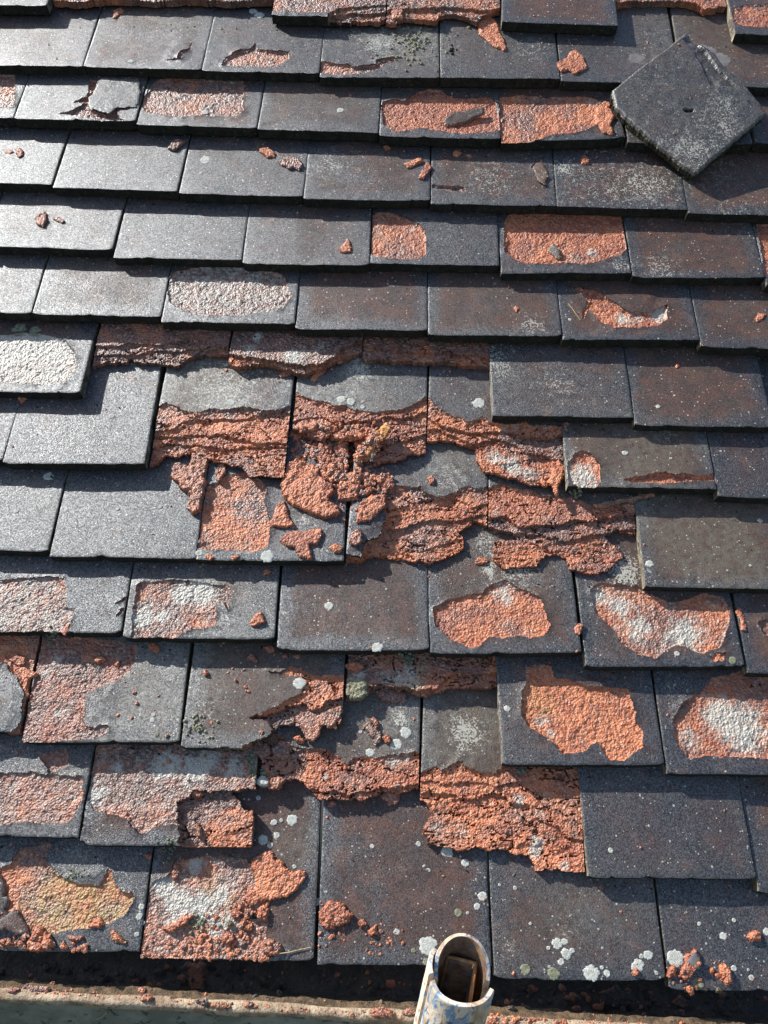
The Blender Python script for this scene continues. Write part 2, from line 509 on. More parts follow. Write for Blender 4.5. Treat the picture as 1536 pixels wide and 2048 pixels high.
DMG['11.0'] = [('S', 'A', [(-90, 295), (60, 300), (60, 430), (-90, 440)], 1.8, .55, .45)]
DMG['11.1'] = [('S', 'A', [(40, 300), (95, 303), (102, 330), (78, 347), (70, 430), (40, 436)], 1.8, .55, .45),
               ('S', 'o', [(350, 258), (430, 236), (498, 196), (430, 192), (520, 155), (525, 60), (600, 60), (600, 95), (545, 160), (532, 232), (620, 264), (690, 225), (700, 240), (690, 262), (722, 288), (740, 297), (600, 297), (450, 274)], 3, .6, .05),
               ('U', 'o', [(520, 60), (830, 55), (830, 230), (690, 235), (620, 268), (525, 235)], .9)]
DMG['11.2'] = [('S', 'o', [(880, 108), (930, 60), (1050, 40), (1250, 58), (1440, 65), (1434, 240), (1400, 272), (1050, 278), (860, 252), (830, 205)], 1.9, .5, .4), ('CX',)]
DMG['11.4'] = [('S', 'q', [(65, 190), (130, 175), (200, 186), (260, 140), (340, 115), (430, 120), (470, 160), (560, 170), (700, 158), (760, 200), (765, 352), (700, 367), (560, 378), (480, 367), (300, 345), (150, 372), (80, 330)], 2.3, .08, 0)]
DMG['11.5'] = [('S', 'q', [(765, 165), (900, 148), (1050, 165), (1250, 158), (1340, 170), (1348, 250), (1342, 330), (1200, 376), (1080, 382), (950, 422), (800, 440), (765, 445)], 1.9, .25, .08), ('W', 'q', [(1310, 180, 40, .9)])]
DMG['10.4'] = [('S', 'q', [(366, 668), (420, 680), (500, 682), (555, 692), (562, 716), (480, 714), (368, 692)], 3.2, .6, 0),
               ('S', 'q', [(950, 572), (985, 535), (1008, 514), (1012, 540), (1035, 580), (1046, 640), (1024, 692), (1002, 660), (985, 610)], 2, .7, 0)]
DMG['9.3'] = [('S', 'q', [(-10, 870), (20, 850), (80, 838), (160, 858), (220, 880), (290, 910), (322, 950), (334, 1080), (290, 1112), (160, 1118), (30, 1106), (-10, 1080)], 2.3, .22, .08), ('W', 'q', [(245, 930, 25, .8)])]
DMG['9.4'] = [('S', 'q', [(788, 900), (820, 855), (900, 843), (1100, 850), (1350, 858), (1482, 868), (1492, 950), (1518, 1060), (1480, 1092), (1300, 1142), (1100, 1142), (960, 1147), (860, 1127), (798, 1080)], 2.3, .06, 0), ('W', 'q', [(1310, 1070, 40, 1.1), (1190, 1110, 50, .7)])]
DMG['9.6'] = [('S', 'P', [(1512, 450), (1640, 440), (1640, 545), (1530, 548)], 2, .15, 0)]
DMG['8.2'] = [('S', 'w', [(826, 160), (860, 108), (1000, 84), (1200, 88), (1400, 118), (1444, 230), (1400, 293), (1200, 322), (1000, 328), (900, 302), (838, 262)], 1.9, .75, .8)]
DMG['8.5'] = [('S', 's', [(420, 108), (460, 98), (520, 112), (575, 130), (620, 160), (680, 200), (740, 240), (860, 247), (900, 218), (962, 203), (956, 280), (900, 322), (760, 332), (640, 332), (570, 292), (530, 240), (500, 222), (475, 290), (468, 240), (500, 180), (470, 140)], 2.8, .12, .05),
              ('W', 's', [(720, 280, 60, 1.), (920, 250, 60, 1.2), (800, 270, 30, .9)]), ('U', 's', [(600, 140), (740, 120), (900, 140), (880, 240), (740, 240), (640, 180)], 1.4)]
DMG['7.0'] = [('S', 'w', [(-60, 430), (60, 418), (200, 412), (330, 448), (376, 530), (372, 600), (330, 652), (280, 668), (100, 662), (-60, 645)], 1.7, .5, .7), ('W', 'w', [(60, 520, 230, 1.1), (200, 560, 150, .9)])]  # white is lichen plus the face's pale sheen, put into the colour
DMG['7.1'] = [('A', 2, .6, .08), ('L', [('a', [(0, 190), (100, 200), (300, 180), (420, 160), (600, 200), (700, 165), (870, 130), (1070, 190)])], 5, .6, .08),
              ('L', [('a', [(0, 260), (370, 240), (560, 225), (700, 230), (850, 215), (1070, 200)])], 8, .5, .05),
              ('G', [('a', [(0, 345), (90, 335), (130, 320), (180, 285), (240, 308), (330, 290), (375, 265), (430, 285), (500, 292), (600, 302), (700, 318), (780, 300), (850, 255), (950, 240), (1070, 230)])])]
DMG['7.2'] = [('A', 1.6, .8, .1), ('W', 'a', [(1360, 130, 40, 1.2), (1300, 225, 60, .7)]), ('W', 'b', [(250, 275, 70, 1.2), (450, 260, 160, .5)]),
              ('L', [('a', [(1060, 170), (1120, 245), (1250, 280)]), ('b', [(0, 285), (150, 315), (350, 340), (480, 325), (570, 275), (640, 200), (745, 150)])], 6.5, .35, .05),
              ('G', [('a', [(1060, 225), (1130, 290), (1200, 345), (1290, 318)]), ('b', [(-60, 320), (60, 305), (170, 350), (330, 385), (430, 358), (560, 305), (640, 265), (745, 232)])])]
DMG['7.3'] = [('A', 3, .5, .05), ('L', [('b', [(745, 170), (800, 185), (1000, 225), (1200, 232)]), ('D', [(250, 405), (430, 425)])], 7, .4, .04),
              ('G', [('b', [(745, 160), (775, 200), (790, 280), (815, 305), (860, 280), (1000, 290), (1200, 300), (1300, 300)]), ('D', [(250, 432), (330, 447), (440, 462)])])]
DMG['6.2'] = [('L', [('a', [(500, 690), (600, 660), (660, 640), (760, 660), (850, 722), (900, 700), (1100, 690), (1250, 680), (1400, 690)]), ('b', [(60, 690), (150, 690), (220, 655)])], 2.4, .42, .25),
              ('L', [('a', [(500, 790), (600, 840), (700, 822), (850, 760), (1000, 757), (1100, 750), (1250, 752), (1400, 722), (1536, 700)])], 4.2, .12, .03),
              ('L', [('a', [(500, 850), (700, 880), (900, 868), (1050, 872), (1250, 902), (1350, 930), (1560, 930)])], 6.5, .2, .06),
              ('L', [('a', [(500, 955), (640, 930), (800, 930), (960, 942), (1100, 965), (1250, 950), (1560, 950)])], 9, .3, .05),
              ('G', [('a', [(500, 1095), (600, 1050), (640, 1000), (740, 1010), (850, 988), (930, 1012), (1010, 1050), (1090, 1060), (1200, 1092), (1270, 1130), (1305, 1182), (1420, 1220), (1580, 1210)])])]
DMG['6.3'] = [('L', [('b', [(200, 525), (240, 540), (350, 590), (450, 627), (600, 657), (740, 692), (850, 712), (950, 700), (1050, 697), (1150, 665), (1275, 590)])], 2.6, .08, .0),
              ('L', [('b', [(200, 800), (300, 760), (380, 742), (480, 746), (570, 797), (700, 770), (850, 760), (950, 742), (1100, 752), (1275, 700)])], 6, .12, .03),
              ('L', [('b', [(200, 900), (560, 900), (860, 940), (1000, 920), (1130, 900), (1275, 850)])], 9, .2, .03),
              ('G', [('b', [(200, 815), (280, 830), (420, 872), (560, 852), (600, 882), (760, 862), (900, 884), (960, 960), (880, 1000), (865, 1080), (950, 1062), (1050, 1052), (1150, 1012), (1230, 1000), (1275, 970)])])]
DMG['6.4'] = [('L', [('c', [(80, 60), (130, 52), (170, 110), (260, 160), (370, 202), (460, 175), (500, 212), (620, 222), (700, 215), (760, 218), (900, 222), (1000, 232)])], 2.6, .18, .05),
              ('L', [('c', [(80, 150), (180, 200), (330, 252), (400, 270), (600, 262), (700, 282), (850, 306), (1000, 270)])], 6, .4, .04),
              ('L', [('c', [(80, 230), (200, 240), (300, 290), (420, 322), (560, 302), (640, 325), (740, 385), (860, 402), (1000, 430)])], 9, .25, .1),
              ('W', 'c', [(540, 410, 60, 1.), (650, 450, 50, .9), (790, 520, 50, .9), (700, 490, 50, .8), (600, 250, 30, .8), (680, 235, 20, .9)]),
              ('G', [('c', [(80, 312), (200, 290), (330, 322), (425, 345), (430, 420), (470, 492), (560, 508), (700, 547), (780, 582), (860, 582), (960, 560), (1000, 540)])])]
DMG['6.5'] = [('S', 'c', [(1010, 470), (1050, 408), (1100, 388), (1160, 418), (1212, 480), (1218, 590), (1180, 622), (1100, 632), (1040, 602), (1008, 590)], 2.2, .3, .35), ('W', 'c', [(1090, 550, 90, 1.1)]),
              ('S', 'D', [(955, 916), (1060, 893), (1130, 884), (1160, 896), (1200, 890), (1260, 906), (1320, 890), (1345, 888), (1345, 918), (1240, 922), (1100, 930), (1000, 928)], 3.6, .3, .03)]
DMG['5.2'] = [('S', 'd', [(345, 980), (350, 900), (365, 700), (400, 560), (440, 400), (520, 380), (600, 320), (760, 298), (850, 330), (905, 350), (965, 420), (942, 560), (992, 760), (992, 860), (977, 960), (820, 1012), (600, 992), (420, 1002)], 2.0, .28, .1), ('W', 'd', [(350, 1010, 45, 1.1), (760, 1020, 40, 1.), (740, 640, 150, .35)])]
DMG['5.3'] = [('L', [('e', [(460, 380), (760, 395), (840, 340), (930, 344), (1020, 350), (1070, 386), (1150, 416), (1250, 400), (1340, 350), (1450, 356), (1535, 318)])], 2.6, .35, .2),
              ('L', [('e', [(460, 520), (780, 502), (900, 490), (960, 455), (1150, 425), (1300, 420), (1400, 482), (1535, 450)])], 5, .1, .02),
              ('L', [('e', [(460, 650), (745, 645), (870, 640), (1000, 602), (1060, 572), (1200, 577), (1340, 560), (1535, 520)])], 8, .3, .02),
              ('L', [('e', [(460, 860), (640, 790), (850, 800), (1030, 800), (1200, 740), (1350, 660), (1535, 600)])], 9.4, .12, .02),
              ('G', [('e', [(460, 872), (590, 872), (640, 832), (830, 842), (950, 862), (1090, 882), (1250, 822), (1350, 760), (1352, 690), (1310, 652), (1390, 602), (1400, 562), (1460, 590), (1535, 600)])]),
              ('K', 'e', [(440, 560), (470, 540), (560, 450), (700, 400), (775, 400), (770, 530), (745, 692), (690, 715), (622, 730), (592, 862), (440, 830)]),
              ('U', 'e', [(440, 560), (560, 450), (775, 400), (770, 530), (745, 700), (600, 735), (590, 870), (440, 840)], 2.0)]
DMG['5.4'] = [('L', [('c', [(490, 640), (540, 615), (590, 598), (700, 642), (780, 652), (930, 690), (1050, 692), (1150, 732), (1280, 750), (1450, 730)])], 2.2, .22, .1),
              ('L', [('c', [(490, 830), (620, 790), (700, 872), (850, 862), (960, 852), (1040, 822), (1130, 832), (1240, 800), (1450, 790)])], 6, .55, .05),
              ('L', [('c', [(490, 862), (620, 900), (700, 900), (900, 930), (1010, 960), (1200, 900), (1450, 870)])], 9, .25, .05),
              ('W', 'c', [(560, 780, 30, .8), (830, 830, 40, .5)]),
              ('G', [('c', [(490, 860), (560, 886), (660, 892), (690, 930), (600, 942), (540, 952), (540, 1060), (600, 1130), (720, 1112), (820, 1110), (850, 1056), (930, 1022), (1010, 1050), (1012, 1110), (1050, 1130), (1220, 1160), (1290, 1122), (1310, 1076), (1372, 1062), (1332, 980), (1260, 905), (1340, 862), (1350, 890), (1455, 910)])])]
DMG['4.0'] = [('S', 't', [(-60, 190), (100, 175), (340, 170), (352, 250), (342, 330), (402, 342), (382, 400), (352, 475), (340, 457), (200, 455), (-60, 460)], 1.7, .65, .7),
              ('S', 't', [(608, 312), (648, 276), (692, 264), (672, 286), (632, 312)], 2, .9, 0), ('S', 't', [(605, 385), (640, 335), (662, 330), (640, 372)], 2, .9, 0)]
DMG['4.1'] = [('S', 't', [(725, 215), (745, 204), (900, 180), (1030, 193), (1130, 210), (1212, 220), (1227, 270), (1203, 345), (1188, 300), (1147, 295), (1142, 430), (1000, 452), (940, 492), (700, 485), (700, 400)], 1.9, .5, .5),
              ('W', 't', [(965, 260, 50, 1.3), (1080, 250, 55, 1.3), (755, 378, 45, 1.2), (860, 375, 30, 1.2), (1050, 200, 30, .8)])]
DMG['4.3'] = [('S', 'u', [(55, 213), (130, 170), (270, 150), (300, 118), (375, 92), (430, 118), (480, 140), (530, 168), (552, 230), (573, 290), (550, 332), (480, 347), (430, 332), (350, 342), (300, 337), (270, 378), (220, 388), (130, 347), (68, 290)], 2.1, .18, .02), ('W', 'u', [(370, 150, 60, 1.0), (500, 330, 40, .5)])]
DMG['4.4'] = [('S', 'u', [(748, 130), (790, 103), (880, 110), (960, 118), (1010, 150), (1100, 190), (1170, 180), (1250, 148), (1330, 158), (1367, 220), (1362, 290), (1322, 382), (1250, 412), (1130, 372), (1040, 433), (960, 412), (890, 372), (850, 302), (778, 240)], 2.1, .35, .45), ('W', 'u', [(790, 160, 40, .9), (880, 200, 40, 1.), (960, 300, 60, .7), (1170, 330, 70, 1.)]),
              ('S', 'u', [(1278, 435), (1310, 412), (1348, 410), (1340, 440), (1300, 450)], 1, .1, .2)]
DMG['4.5'] = [('S', 'P', [(1512, 1245), (1536, 1238), (1600, 1240), (1600, 1275), (1530, 1270)], 2, .7, 0)]
DMG['3.0'] = [('A', 2.6, .35, .05), ('K', 'h', [(-400, 280), (0, 270), (50, 242), (90, 310), (120, 350), (190, 470), (162, 650), (132, 750), (60, 788), (-400, 800)]), ('U', 'h', [(0, 280), (60, 240), (130, 350), (195, 470), (162, 650), (60, 790), (0, 790)], 1.0)]
DMG['3.1'] = [('S', 'h', [(150, 800), (230, 500), (262, 370), (290, 60), (700, 60), (1050, 120), (1030, 235), (990, 322), (900, 382), (720, 452), (662, 490), (646, 600), (642, 740), (720, 746), (800, 720), (845, 725), (825, 790), (720, 832), (500, 852), (300, 872), (140, 874)], 2.1, .5, .25), ('W', 'h', [(460, 620, 60, .7), (430, 230, 60, .6), (350, 330, 40, .7)]),
              ('U', 'h', [(650, 500), (900, 380), (900, 700), (650, 745)], .9)]
DMG['3.2'] = [('S', 'f', [(330, 264), (400, 215), (500, 247), (600, 290), (700, 292), (900, 290), (900, 900), (60, 900), (60, 855), (150, 800), (242, 775), (262, 717), (190, 620), (160, 590), (250, 550), (380, 482), (490, 422), (506, 360), (470, 302)], 2.6, .06, .0),
              ('L', [('f', [(100, 620), (160, 602), (330, 560), (430, 532), (520, 505), (560, 560), (640, 540), (700, 482), (840, 472)])], 7, .5, .0),
              ('G', [('f', [(-600, 905), (60, 868), (150, 800), (240, 778), (262, 720), (330, 692), (440, 672), (520, 760), (580, 802), (640, 742), (660, 652), (760, 702), (800, 652), (812, 560), (840, 500)])]),
              ('K', 'f', [(-600, 200), (100, 640), (200, 640), (262, 720), (240, 776), (150, 800), (60, 862), (-600, 905)]),
              ('S', 'f', [(190, 236), (260, 258), (330, 258), (390, 225), (400, 236), (330, 272), (250, 268)], 2.4, .8, 0)]
DMG['3.3'] = [('A', 2.4, .4, .2), ('W', 'f', [(1350, 310, 110, .9), (1150, 280, 80, .5), (960, 260, 60, .8)]), ('Y', 'f', [(1400, 320, 90, 1.), (1450, 180, 70, .6)]),
              ('L', [('f', [(820, 390), (1040, 372), (1150, 365), (1330, 372), (1400, 400)]), ('g', [(60, 330), (200, 310), (330, 205), (500, 200), (700, 180)])], 7, .4, .03),
              ('G', [('f', [(820, 478), (900, 482), (1000, 475), (1040, 400), (1150, 378), (1330, 392), (1400, 422)]), ('g', [(60, 352), (130, 372), (200, 332), (320, 292), (440, 292), (560, 282), (640, 302), (710, 290)])])]
DMG['3.4'] = [('S', 'v', [(203, 105), (240, 85), (330, 88), (352, 150), (420, 165), (480, 180), (530, 205), (620, 203), (700, 213), (767, 228), (782, 290), (803, 340), (802, 400), (843, 440), (842, 540), (780, 577), (750, 607), (650, 602), (610, 532), (590, 502), (540, 552), (470, 577), (390, 562), (358, 512), (300, 482), (208, 420), (168, 340), (178, 230), (205, 180)], 2.3, .06, 0),
              ('W', 'v', [(290, 390, 50, .9), (340, 460, 30, .9), (840, 560, 40, .6)]), ('Y', 'v', [(280, 290, 80, .6)]), ('U', 'v', [(350, 110), (460, 100), (640, 190), (560, 205), (480, 182), (352, 152)], 2)]
DMG['3.5'] = [('S', 'v', [(1158, 240), (1220, 158), (1320, 138), (1400, 118), (1600, 128), (1700, 600), (1400, 592), (1200, 582), (1090, 602), (1028, 500), (1008, 380), (1060, 300), (1110, 268)], 2.3, .3, .35), ('W', 'v', [(1390, 430, 130, 1.0), (1260, 340, 80, .9), (1110, 480, 60, .6)]), ('U', 'v', [(985, 350), (1000, 270), (1115, 265), (1040, 350)], 2.)]
DMG['2.0'] = [('S', 'G', [(-80, 100), (100, 88), (330, 108), (327, 200), (272, 292), (100, 287), (-80, 302)], 1.6, .6, .5), ('S', 'G', [(150, 20), (265, 0), (270, 60), (200, 95)], 1.6, .5, 0)]
DMG['2.1'] = [('A', 2, .6, .5), ('W', 'i', [(560, 150, 80, 1.), (740, 180, 70, 1.2), (690, 125, 30, 1.), (820, 100, 50, .9), (970, 170, 50, .8), (160, 320, 60, .7), (280, 160, 30, .9)]),
              ('K', 'i', [(20, 680), (60, 560), (95, 340), (130, 400), (200, 420), (320, 470), (420, 562), (480, 520), (630, 500), (652, 640), (645, 700), (20, 700)]),
              ('L', [('i', [(660, 700), (630, 372), (700, 330), (720, 288), (900, 298), (1100, 330)])], 7.5, .7, .02),
              ('K', 'i', [(20, 680), (60, 560), (95, 340), (130, 400), (200, 420), (320, 470), (420, 562), (480, 520), (630, 500), (648, 640), (645, 700), (20, 700)]),
              ('S2', 'i', [(790, 500), (850, 440), (910, 400), (1000, 400), (1072, 425), (1077, 620), (1020, 642), (930, 632), (820, 637)], 4.6, .22, .25),
              ('XP', 'i', [(930, 300), (1030, 390), (1075, 420), (1078, 640), (1200, 700), (1200, 260), (1100, 290)])]
DMG['2.2'] = [('L', [('f', [(80, 800), (250, 770), (430, 930), (500, 890), (560, 868), (700, 890), (830, 962), (872, 1002), (920, 940), (1100, 962), (1230, 940), (1430, 912)])], 2.6, .12, .06),
              ('S2', 'f', [(60, 760), (300, 760), (430, 870), (520, 880), (560, 1000), (500, 1110), (420, 1130), (60, 1250)], 4.2, .62, .2),
              ('W', 'f', [(1290, 960, 80, .9), (1280, 1195, 40, 1.1), (690, 1105, 30, 1.1), (1180, 1000, 50, .9)]),
              ('L', [('f', [(520, 1180), (700, 1220), (900, 1240), (1150, 1190), (1440, 1170)])], 5.5, .15, .1),
              ('G', [('f', [(60, 1240), (130, 1172), (240, 1192), (310, 1200), (370, 1122), (440, 1112), (520, 1152), (600, 1232), (650, 1272), (800, 1282), (900, 1270), (950, 1295), (1030, 1262), (1150, 1222), (1290, 1232), (1440, 1200)])])]
DMG['2.3'] = [('L', [('g', [(30, 1010), (60, 990), (110, 960), (200, 945), (280, 960), (380, 908), (440, 925), (480, 962), (560, 990), (640, 1002), (740, 970), (760, 940), (1000, 900), (1450, 880)])], 2.2, .22, .05),
              ('L', [('g', [(30, 1062), (320, 1072), (500, 1056), (700, 1090), (900, 1062), (1050, 1062), (1200, 1150), (1440, 1200)])], 4, .22, .05),
              ('L', [('g', [(30, 1150), (200, 1152), (350, 1162), (430, 1212), (560, 1182), (690, 1152), (800, 1182), (820, 1232), (960, 1242), (1000, 1312), (1110, 1402), (1200, 1422), (1250, 1502), (1440, 1540)])], 7, .2, .08),
              ('W', 'g', [(400, 1450, 80, .8), (210, 1440, 60, .6), (1030, 1550, 60, 1.1), (1020, 1640, 50, 1.), (1260, 1740, 45, 1.1), (880, 1210, 50, 1.), (1040, 1320, 40, .9), (1350, 1480, 40, .8)]),
              ('G', [('g', [(30, 1200), (70, 1205), (130, 1232), (190, 1322), (120, 1432), (135, 1562), (250, 1582), (430, 1612), (530, 1592), (640, 1622), (780, 1602), (850, 1642), (980, 1662), (1002, 1722), (1050, 1792), (1160, 1782), (1440, 1802)])])]
DMG['1.0'] = [('S', 'j', [(-60, 270), (100, 228), (150, 100), (300, 58), (470, 38), (402, 170), (450, 232), (560, 332), (680, 392), (800, 402), (905, 400), (972, 258), (1022, 280), (1032, 380), (1082, 450), (1213, 478), (1202, 560), (1130, 682), (950, 762), (700, 802), (520, 832), (280, 822), (230, 760), (160, 620), (70, 640), (-60, 600)], 2, .35, .15),
              ('Y', 'j', [(1000, 640, 260, 1.2), (500, 700, 300, .8), (600, 450, 260, .7)]), ('U', 'j', [(560, 330), (700, 250), (960, 250), (905, 400), (700, 395)], 1.5)]
DMG['1.1'] = [('S', 'k', [(60, 900), (100, 600), (150, 380), (180, 320), (330, 250), (352, 158), (500, 130), (700, 128), (900, 150), (962, 260), (1002, 420), (1062, 520), (1052, 700), (1042, 800), (1182, 862), (1050, 922), (600, 902), (80, 920)], 1.3, .45, .55),
              ('W', 'k', [(250, 350, 70, 1.1), (370, 490, 90, 1.2), (560, 520, 80, 1.3), (490, 190, 50, .9), (700, 420, 60, 1.), (700, 660, 90, .9), (330, 640, 50, 1.)]), ('Y', 'k', [(620, 380, 100, .6), (780, 520, 80, .5), (560, 650, 90, .6)])]

# olive film and thread lichen on sound faces: (view, x, y, radius in view px, strength) for lichen / film
LIC = [('B', 720, 670, 45, 1.), ('B', 1060, 740, 130, .85), ('B', 600, 190, 70, .6), ('B', 150, 160, 110, .6), ('q', 700, 640, 150, .7), ('D', 480, 490, 50, .6),
       ('D', 700, 540, 70, .7), ('D', 590, 300, 55, .9), ('D', 1110, 70, 60, .9), ('D', 950, 60, 40, .9), ('D', 1130, 740, 40, .6), ('C', 900, 550, 170, .9), ('C', 1440, 480, 60, 1.),
       ('E', 800, 440, 130, .6), ('E', 790, 840, 70, .6), ('E', 420, 600, 90, .5), ('F', 420, 170, 60, .9), ('F', 420, 280, 30, 1.), ('F', 970, 280, 70, .9), ('F', 560, 290, 60, .5),
       ('F', 340, 930, 70, .9), ('F', 75, 880, 40, .8), ('b', 770, 400, 70, 1.), ('b', 700, 560, 60, .9), ('c', 430, 90, 45, 1.2), ('c', 250, 550, 110, .8), ('f', 1290, 640, 60, .9), ('g', 440, 660, 120, .8), ('g', 410, 800, 40, 1.),
       ('A', 1320, 660, 90, .7), ('A', 700, 100, 140, .25), ('A', 1500, 160, 60, .7), ('u', 390, 60, 110, .6), ('u', 900, 60, 80, .9), ('r', 1000, 250, 120, .6),
       ('d', 1300, 740, 120, .9), ('v', 1040, 200, 60, .6), ('P', 1225, 205, 60, .3), ('P', 990, 715, 40, .8), ('P', 1420, 330, 60, .5), ('P', 1480, 430, 50, .4), ('P', 1190, 370, 90, .4), ('P', 1300, 100, 60, .2),
       ('H', 500, 790, 40, .5), ('H', 740, 690, 60, .35), ('j', 700, 130, 150, .3), ('t', 1190, 420, 60, .5), ('P', 560, 1215, 50, .3)]
FILM = [('C', 850, 550, 230, .8), ('b', 700, 580, 330, .9), ('E', 900, 420, 180, .6), ('E', 620, 760, 300, .6), ('F', 500, 250, 260, .6), ('F', 300, 950, 200, .8), ('D', 980, 830, 230, .8), ('D', 250, 880, 160, .5),
        ('f', 1150, 750, 250, .7), ('g', 400, 600, 300, .9), ('B', 150, 180, 170, .8), ('A', 600, 100, 150, .5), ('p', 800, 400, 500, .6), ('B', 1150, 100, 160, .7), ('H', 800, 620, 160, .6), ('F', 1300, 200, 220, .7), ('c', 250, 480, 200, .6), ('G', 1180, 420, 110, .6), ('j', 650, 250, 150, 1.)]
# ------------------------------------------------------------------ the roof and its tiles
GAUGE = 0.0993
RISE = 0.0152                    # drop of a tile's face from one tail to the next tail up the slope
THICK = 0.0139
TL = 0.265
TH = math.atan2(RISE, GAUGE)

TILES = {}                       # key -> dict(obj, M (4x4 world), O, ax, ay, az in roof axes, W)
rng = np.random.default_rng(11)


def local_pts(T, pts):
    out = []
    for (px, py) in pts:
        q = on_plane(px, py, T['O'], T['az']) - T['O']
        out.append((float(q @ T['ax']), float(q @ T['ay'])))
    return out


def frame(c):
    pl = on_plane(c[0], c[1], (0, 0, 0), NZ)
    pr = on_plane(c[2], c[3], (0, 0, 0), NZ)
    v = pr - pl
    W = np.linalg.norm(v) - 0.0007
    ax = v / np.linalg.norm(v)
    up = np.cross(NZ, ax)
    return (pl + pr) / 2, ax, up, W


def below(lines, T, drop=700.0):
    pts = []
    for v, l in lines:
        pts += zp(v, l)
    pts = [(pts[0][0] - 60, pts[0][1])] + pts + [(pts[-1][0] + 60, pts[-1][1])]
    poly = pts + [(pts[-1][0], pts[-1][1] + drop), (pts[0][0], pts[0][1] + drop)]
    return local_pts(T, poly)


TILE_LABELS = {
 '13.3': 'tile at the top edge, half flaked pink and half broken off in ragged ledges', '13.4': 'tile at the top edge broken to a ragged orange stump', '13.7': 'tile at the top right corner with a flaked reddish face',
 '12.1': 'pale tile with one small lifted crack near its corner', '12.2': 'tile with a shark-fin shaped pink spall along its tail', '12.3': 'tile with a dusty moss patch and a flaked tail',
 '11.1': 'tile whose skin has split and lifted in a jagged bluish flake', '11.2': 'tile with a wide pale pink rectangular spall', '11.4': 'tile flaked bright orange with a grey tongue of skin on it', '11.5': 'tile flaked orange down to its left tail corner',
 '10.4': 'dark tile with a narrow slit-like crack at its left', '9.3': 'tile with its left half flaked orange and right half sound', '9.4': 'tile with the brightest full-width orange spall',
 '8.2': 'tile with a lichen-grey oval rough spall', '8.5': 'tile with a wavy boat-shaped spall and white lichen in it', '7.0': 'tile with a large lichened spall at the left edge, white sheen painted in',
 '7.1': 'tile broken back to dark red layers under a pale tile', '7.2': 'tile broken back to a purplish brown lip with a white patch', '7.3': 'tile broken back to a thin shaded red strip',
 '6.2': 'tile snapped across, showing stepped pink and orange layers', '6.3': 'tile snapped in a curve behind the rubble heap', '6.4': 'tile snapped to red ledges with a lichened lower lip', '6.5': 'brown tile with a round white-lichened spall and a split tail',
 '5.2': 'tile with its left half flaked to pink grainy clay', '5.3': 'tile snapped to broad orange leaves with a curled grey corner', '5.4': 'tile snapped to ragged orange tongues',
 '4.0': 'tile at the left edge flaked to silvery pitted clay', '4.1': 'tile flaked pink with two big white lichen blots', '4.3': 'brown tile with a whale-shaped orange spall', '4.4': 'brown tile with a boot-shaped spall speckled with white lichen',
 '3.0': 'left-edge tile with only a rounded grey piece of skin left', '3.1': 'tile half flaked to pitted mauve clay, half grey skin', '3.2': 'tile with a split skin tongue and a crumbling orange right side', '3.3': 'tile reduced to a narrow yellow and white lichened ledge',
 '3.4': 'dark tile with a large orange spall lobed at its lower edge', '3.5': 'tile at the right edge with a spall covered in bright white lichen', '2.0': 'left-edge tile flaked pink with a dark tail strip',
 '2.1': 'tile flaked mauve with a broken lower right hollow', '2.2': 'tile snapped to a rough orange band below a brown face', '2.3': 'tile snapped to thick stepped orange ledges beside a sound dark tile',
 '1.0': 'bottom left tile flaked to yellowed orange clay', '1.1': 'bottom tile crusted with white and green lichen and orange crumbs', '5.5': 'light brown sound tile overlapping the broken patch at the right'}
# face colour (0 black-blue .. 1 brown) and olive film of tiles that stand out
TONE = {'5.5': 0.9, '4.2': 0.85, '1.1': 0.9, '1.2': 0.75, '1.3': 0.5, '1.4': 0.15, '2.4': 0.3, '7.4': 0.5, '7.5': 0.75, '9.5': 0.85, '8.4': 0.9, '8.5': 0.8, '8.3': 0.75, '8.6': 0.7,
        '6.5': 0.9, '6.6': 0.35, '4.3': 0.7, '4.4': 0.75, '3.4': 0.5, '3.5': 0.35, '10.4': 0.55, '11.3': 0.6, '9.2': 0.5, '10.5': 0.5, '12.5': 0.3}
FILM0 = {'5.5': 1.0, '6.5': 0.7, '6.2': 0.9, '6.3': 0.9, '3.1': 0.7, '3.2': 0.8, '2.3': 0.8, '2.2': 0.6, '4.2': 0.4, '11.3': 0.4, '12.3': 0.6, '12.6': 0.4, '5.4': 0.5, '1.1': 0.4, '1.3': 0.3, '9.0': 0.4}


